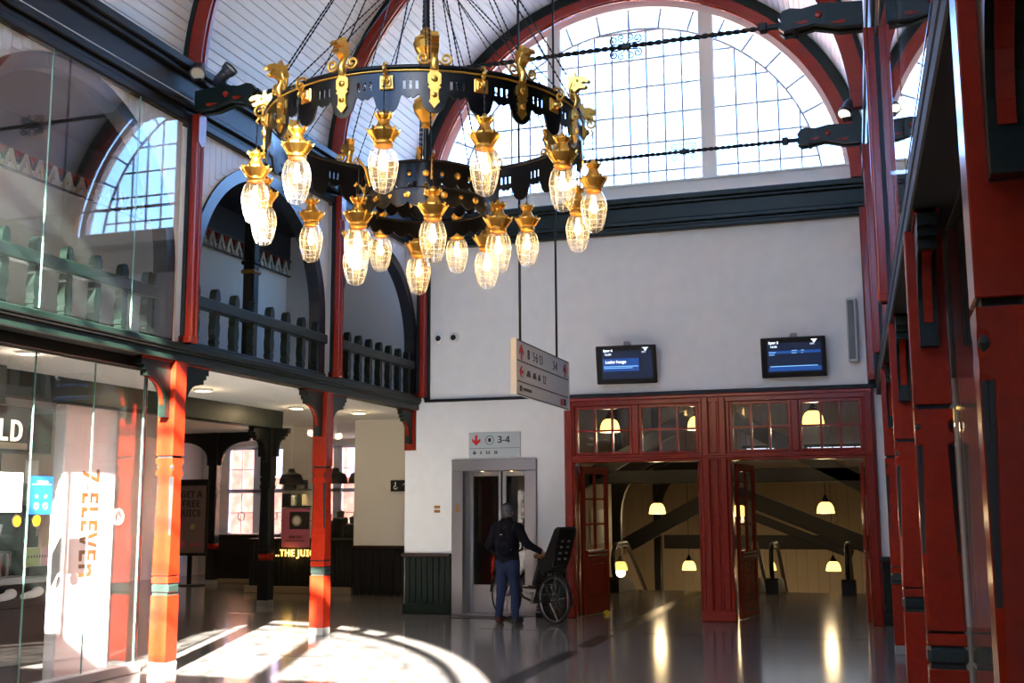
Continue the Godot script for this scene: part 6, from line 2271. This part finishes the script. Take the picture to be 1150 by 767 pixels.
func person() -> void:
	var at := Vector3(-5.31, 0, -16.13)
	var t := thing("person", "person in dark jacket, jeans and grey beanie pushing the bicycle", "person", at, deg_to_rad(-4))
	var jk := Color(0.007, 0.007, 0.008)
	var jn := Color(0.016, 0.024, 0.06)
	var sk := Color(0.45, 0.26, 0.18)
	var sh1 := Color(0.07, 0.025, 0.018)
	var sh2 := Color(0.03, 0.03, 0.035)
	var b := MB.new()
	var V := func(x: float, y: float, z: float) -> Vector3: return Vector3(x, y, z)
	# faces -z; the viewer sees the back
	var ls := Vector3(-0.175, 1.385, 0.0)
	var rs := Vector3(0.175, 1.385, 0.0)
	var le := Vector3(-0.285, 1.13, 0.02)
	var re := Vector3(0.30, 1.16, -0.02)
	var lw := Vector3(-0.20, 1.0, -0.2)
	var rw := Vector3(0.47, 1.05, -0.13)
	var bones := [
		[Vector3(0, 0.96, 0), Vector3(0, 1.14, 0.0), 0.145, 0.145, jk, Vector3(1.18, 1, 0.85)],
		[Vector3(0, 1.14, 0), Vector3(0, 1.34, 0.015), 0.15, 0.15, jk, Vector3(1.22, 1, 0.85)],
		[ls, rs, 0.085, 0.085, jk],
		[Vector3(0, 1.38, 0.01), Vector3(0, 1.495, 0.0), 0.088, 0.075, jk],
		[Vector3(-0.06, 1.45, 0.055), Vector3(0.06, 1.45, 0.055), 0.068, 0.068, jk],
		[Vector3(0, 1.45, 0.0), Vector3(0, 1.53, -0.01), 0.055, 0.055, sk],
		[ls, le, 0.078, 0.062, jk], [le, lw, 0.062, 0.045, jk],
		[rs, re, 0.078, 0.062, jk], [re, rw, 0.062, 0.045, jk],
		[Vector3(0, 0.90, 0.0), Vector3(0, 0.96, 0), 0.14, 0.145, jk, Vector3(1.2, 1, 0.88)],
		[Vector3(-0.06, 0.86, 0.01), Vector3(0.06, 0.86, 0.01), 0.115, 0.115, jn],
		[Vector3(-0.085, 0.86, 0), Vector3(-0.115, 0.48, -0.03), 0.105, 0.07, jn],
		[Vector3(-0.115, 0.48, -0.03), Vector3(-0.13, 0.12, 0.03), 0.068, 0.055, jn],
		[Vector3(0.085, 0.86, 0), Vector3(0.10, 0.48, -0.04), 0.105, 0.07, jn],
		[Vector3(0.10, 0.48, -0.04), Vector3(0.15, 0.12, 0.08), 0.068, 0.055, jn],
		[Vector3(-0.13, 0.075, 0.05), Vector3(-0.16, 0.05, -0.13), 0.045, 0.04, sh1],
		[Vector3(-0.13, 0.04, 0.05), Vector3(-0.16, 0.035, -0.15), 0.036, 0.034, sh1],
		[Vector3(0.15, 0.075, 0.1), Vector3(0.17, 0.05, -0.08), 0.045, 0.04, sh2],
		[Vector3(0.15, 0.04, 0.1), Vector3(0.17, 0.035, -0.1), 0.036, 0.034, sh2],
	]
	figure(b, bones, 0.014, 0.035)
	# head with ears, nose, brow and chin
	var hd := [
		[Vector3(0, 1.615, 0.005), Vector3(0, 1.64, 0.01), 0.088, 0.088, sk, Vector3(0.86, 1.05, 1.0)],
		[Vector3(0, 1.56, -0.035), Vector3(0, 1.60, -0.03), 0.052, 0.068, sk],
		[Vector3(0, 1.535, -0.065), Vector3(0, 1.545, -0.06), 0.026, 0.03, sk],
		[Vector3(0, 1.625, -0.088), Vector3(0, 1.588, -0.112), 0.008, 0.014, sk],
		[Vector3(-0.025, 1.565, -0.09), Vector3(0.025, 1.565, -0.09), 0.009, 0.009, Color(0.4, 0.16, 0.13)],
		[Vector3(-0.082, 1.63, 0.0), Vector3(-0.084, 1.59, 0.005), 0.016, 0.011, sk],
		[Vector3(0.082, 1.63, 0.0), Vector3(0.084, 1.59, 0.005), 0.016, 0.011, sk],
		[Vector3(0, 1.50, -0.005), Vector3(0, 1.56, 0.0), 0.052, 0.055, sk],
		[Vector3(0, 1.57, 0.05), Vector3(0, 1.6, 0.06), 0.05, 0.05, Color(0.03, 0.02, 0.015)],
	]
	figure(b, hd, 0.007, 0.012)
	# hands, closed on the grip and held in front
	for s in [[lw, Vector3(0.25, -0.12, -0.9).normalized(), -1.0], [rw, Vector3(0.75, -0.3, -0.5).normalized(), 1.0]]:
		var w: Vector3 = s[0]
		var fw: Vector3 = s[1]
		var side := fw.cross(Vector3.UP).normalized()
		var dn := fw.cross(side).normalized()
		if dn.y > 0: dn = -dn
		var hb := [[w, w + fw * 0.03, 0.03, 0.032, sk], [w + fw * 0.03 - side * 0.022, w + fw * 0.08 - side * 0.03, 0.017, 0.015, sk], [w + fw * 0.03 + side * 0.022, w + fw * 0.08 + side * 0.03, 0.017, 0.015, sk], [w + fw * 0.03, w + fw * 0.085, 0.02, 0.016, sk]]
		for i in 4:
			var o: Vector3 = w + fw * 0.085 + side * (-0.033 + 0.022 * i)
			var ln: float = [0.030, 0.036, 0.034, 0.026][i]
			var k1: Vector3 = o + fw * ln + dn * 0.008
			var k2: Vector3 = k1 + dn * 0.028 + fw * 0.004
			var k3: Vector3 = k2 + dn * 0.004 - fw * 0.022
			hb.append([o, k1, 0.0092, 0.0088, sk]); hb.append([k1, k2, 0.0088, 0.0082, sk]); hb.append([k2, k3, 0.0082, 0.0075, sk])
		var tb: Vector3 = w + fw * 0.03 - side * s[2] * 0.03
		var t1: Vector3 = tb + fw * 0.03 - side * s[2] * 0.02 + dn * 0.012
		hb.append([tb, t1, 0.012, 0.0105, sk]); hb.append([t1, t1 + fw * 0.026 + dn * 0.018, 0.0105, 0.009, sk])
		figure(b, hb, 0.005, 0.005)
	var body := add(b, "body", M.figure_colors, t)
	body.set_meta("label", "dark quilted jacket and blue jeans")
	b = MB.new()
	b.lathe([Vector2(0.082, -0.075), Vector2(0.09, -0.072), Vector2(0.096, -0.05), Vector2(0.094, -0.035), Vector2(0.098, -0.03), Vector2(0.1, 0.0), Vector2(0.093, 0.02), Vector2(0.095, 0.03), Vector2(0.09, 0.065), Vector2(0.07, 0.1), Vector2(0.035, 0.122), Vector2(0.0, 0.128)], 20, Transform3D(Basis(Vector3(0.9, 0, 0), Vector3(0, 0.98, 0.12), Vector3(0, -0.1, 1.06)), Vector3(0, 1.64, 0.012)))
	var bn := add(b, "beanie", M.beanie_grey, t)
	bn.set_meta("label", "grey knitted beanie")
	for s in [-1.0, 1.0]:
		b = MB.new()
		b.lathe([Vector2(0.0, -0.011), Vector2(0.009, -0.006), Vector2(0.009, 0.006), Vector2(0.0, 0.011)], 8, Transform3D(Basis(), Vector3(s * 0.032, 1.622, -0.079)))
		add(b, "eye", M.window_white, t)
	# backpack worn by the person
	var bp := thing("backpack", "small black backpack on the back of the standing person", "backpack", at + Vector3(0.02, 1.0, 0.16), deg_to_rad(-4))
	b = MB.new()
	var tb2 := MB.new()
	figure(tb2, [[Vector3(-0.06, 0.08, 0), Vector3(-0.06, 0.30, -0.01), 0.085, 0.075, jk], [Vector3(0.06, 0.08, 0), Vector3(0.06, 0.30, -0.01), 0.085, 0.075, jk], [Vector3(-0.05, 0.07, 0.05), Vector3(0.05, 0.07, 0.05), 0.06, 0.06, jk], [Vector3(-0.05, 0.15, 0.05), Vector3(0.05, 0.15, 0.05), 0.055, 0.055, jk]], 0.014, 0.04)
	add(tb2, "bag", M.figure_colors, bp)
	for s in [-1.0, 1.0]:
		b = MB.new()
		b.tube([Vector3(s * 0.09, 0.34, -0.02), Vector3(s * 0.12, 0.44, -0.09), Vector3(s * 0.13, 0.46, -0.17), Vector3(s * 0.14, 0.40, -0.26), Vector3(s * 0.16, 0.2, -0.29), Vector3(s * 0.19, 0.08, -0.2), Vector3(s * 0.13, 0.04, -0.04)], 0.018, 6)
		add(b, "shoulder_strap", M.tyre, bp)
	b = MB.new()
	b.tube([Vector3(-0.03, 0.37, -0.02), Vector3(-0.02, 0.42, -0.02), Vector3(0.02, 0.42, -0.02), Vector3(0.03, 0.37, -0.02)], 0.009, 6)
	add(b, "grab_loop", M.tyre, bp)
	b = MB.new()
	b.box(Vector3(-0.04, 0.3, 0.07), Vector3(0.035, 0.012, 0.008), Basis(), 0.002)
	b.box(Vector3(0.1, 0.08, 0.07), Vector3(0.04, 0.012, 0.008), Basis(), 0.002)
	add(b, "white_tag", M.window_white, bp)
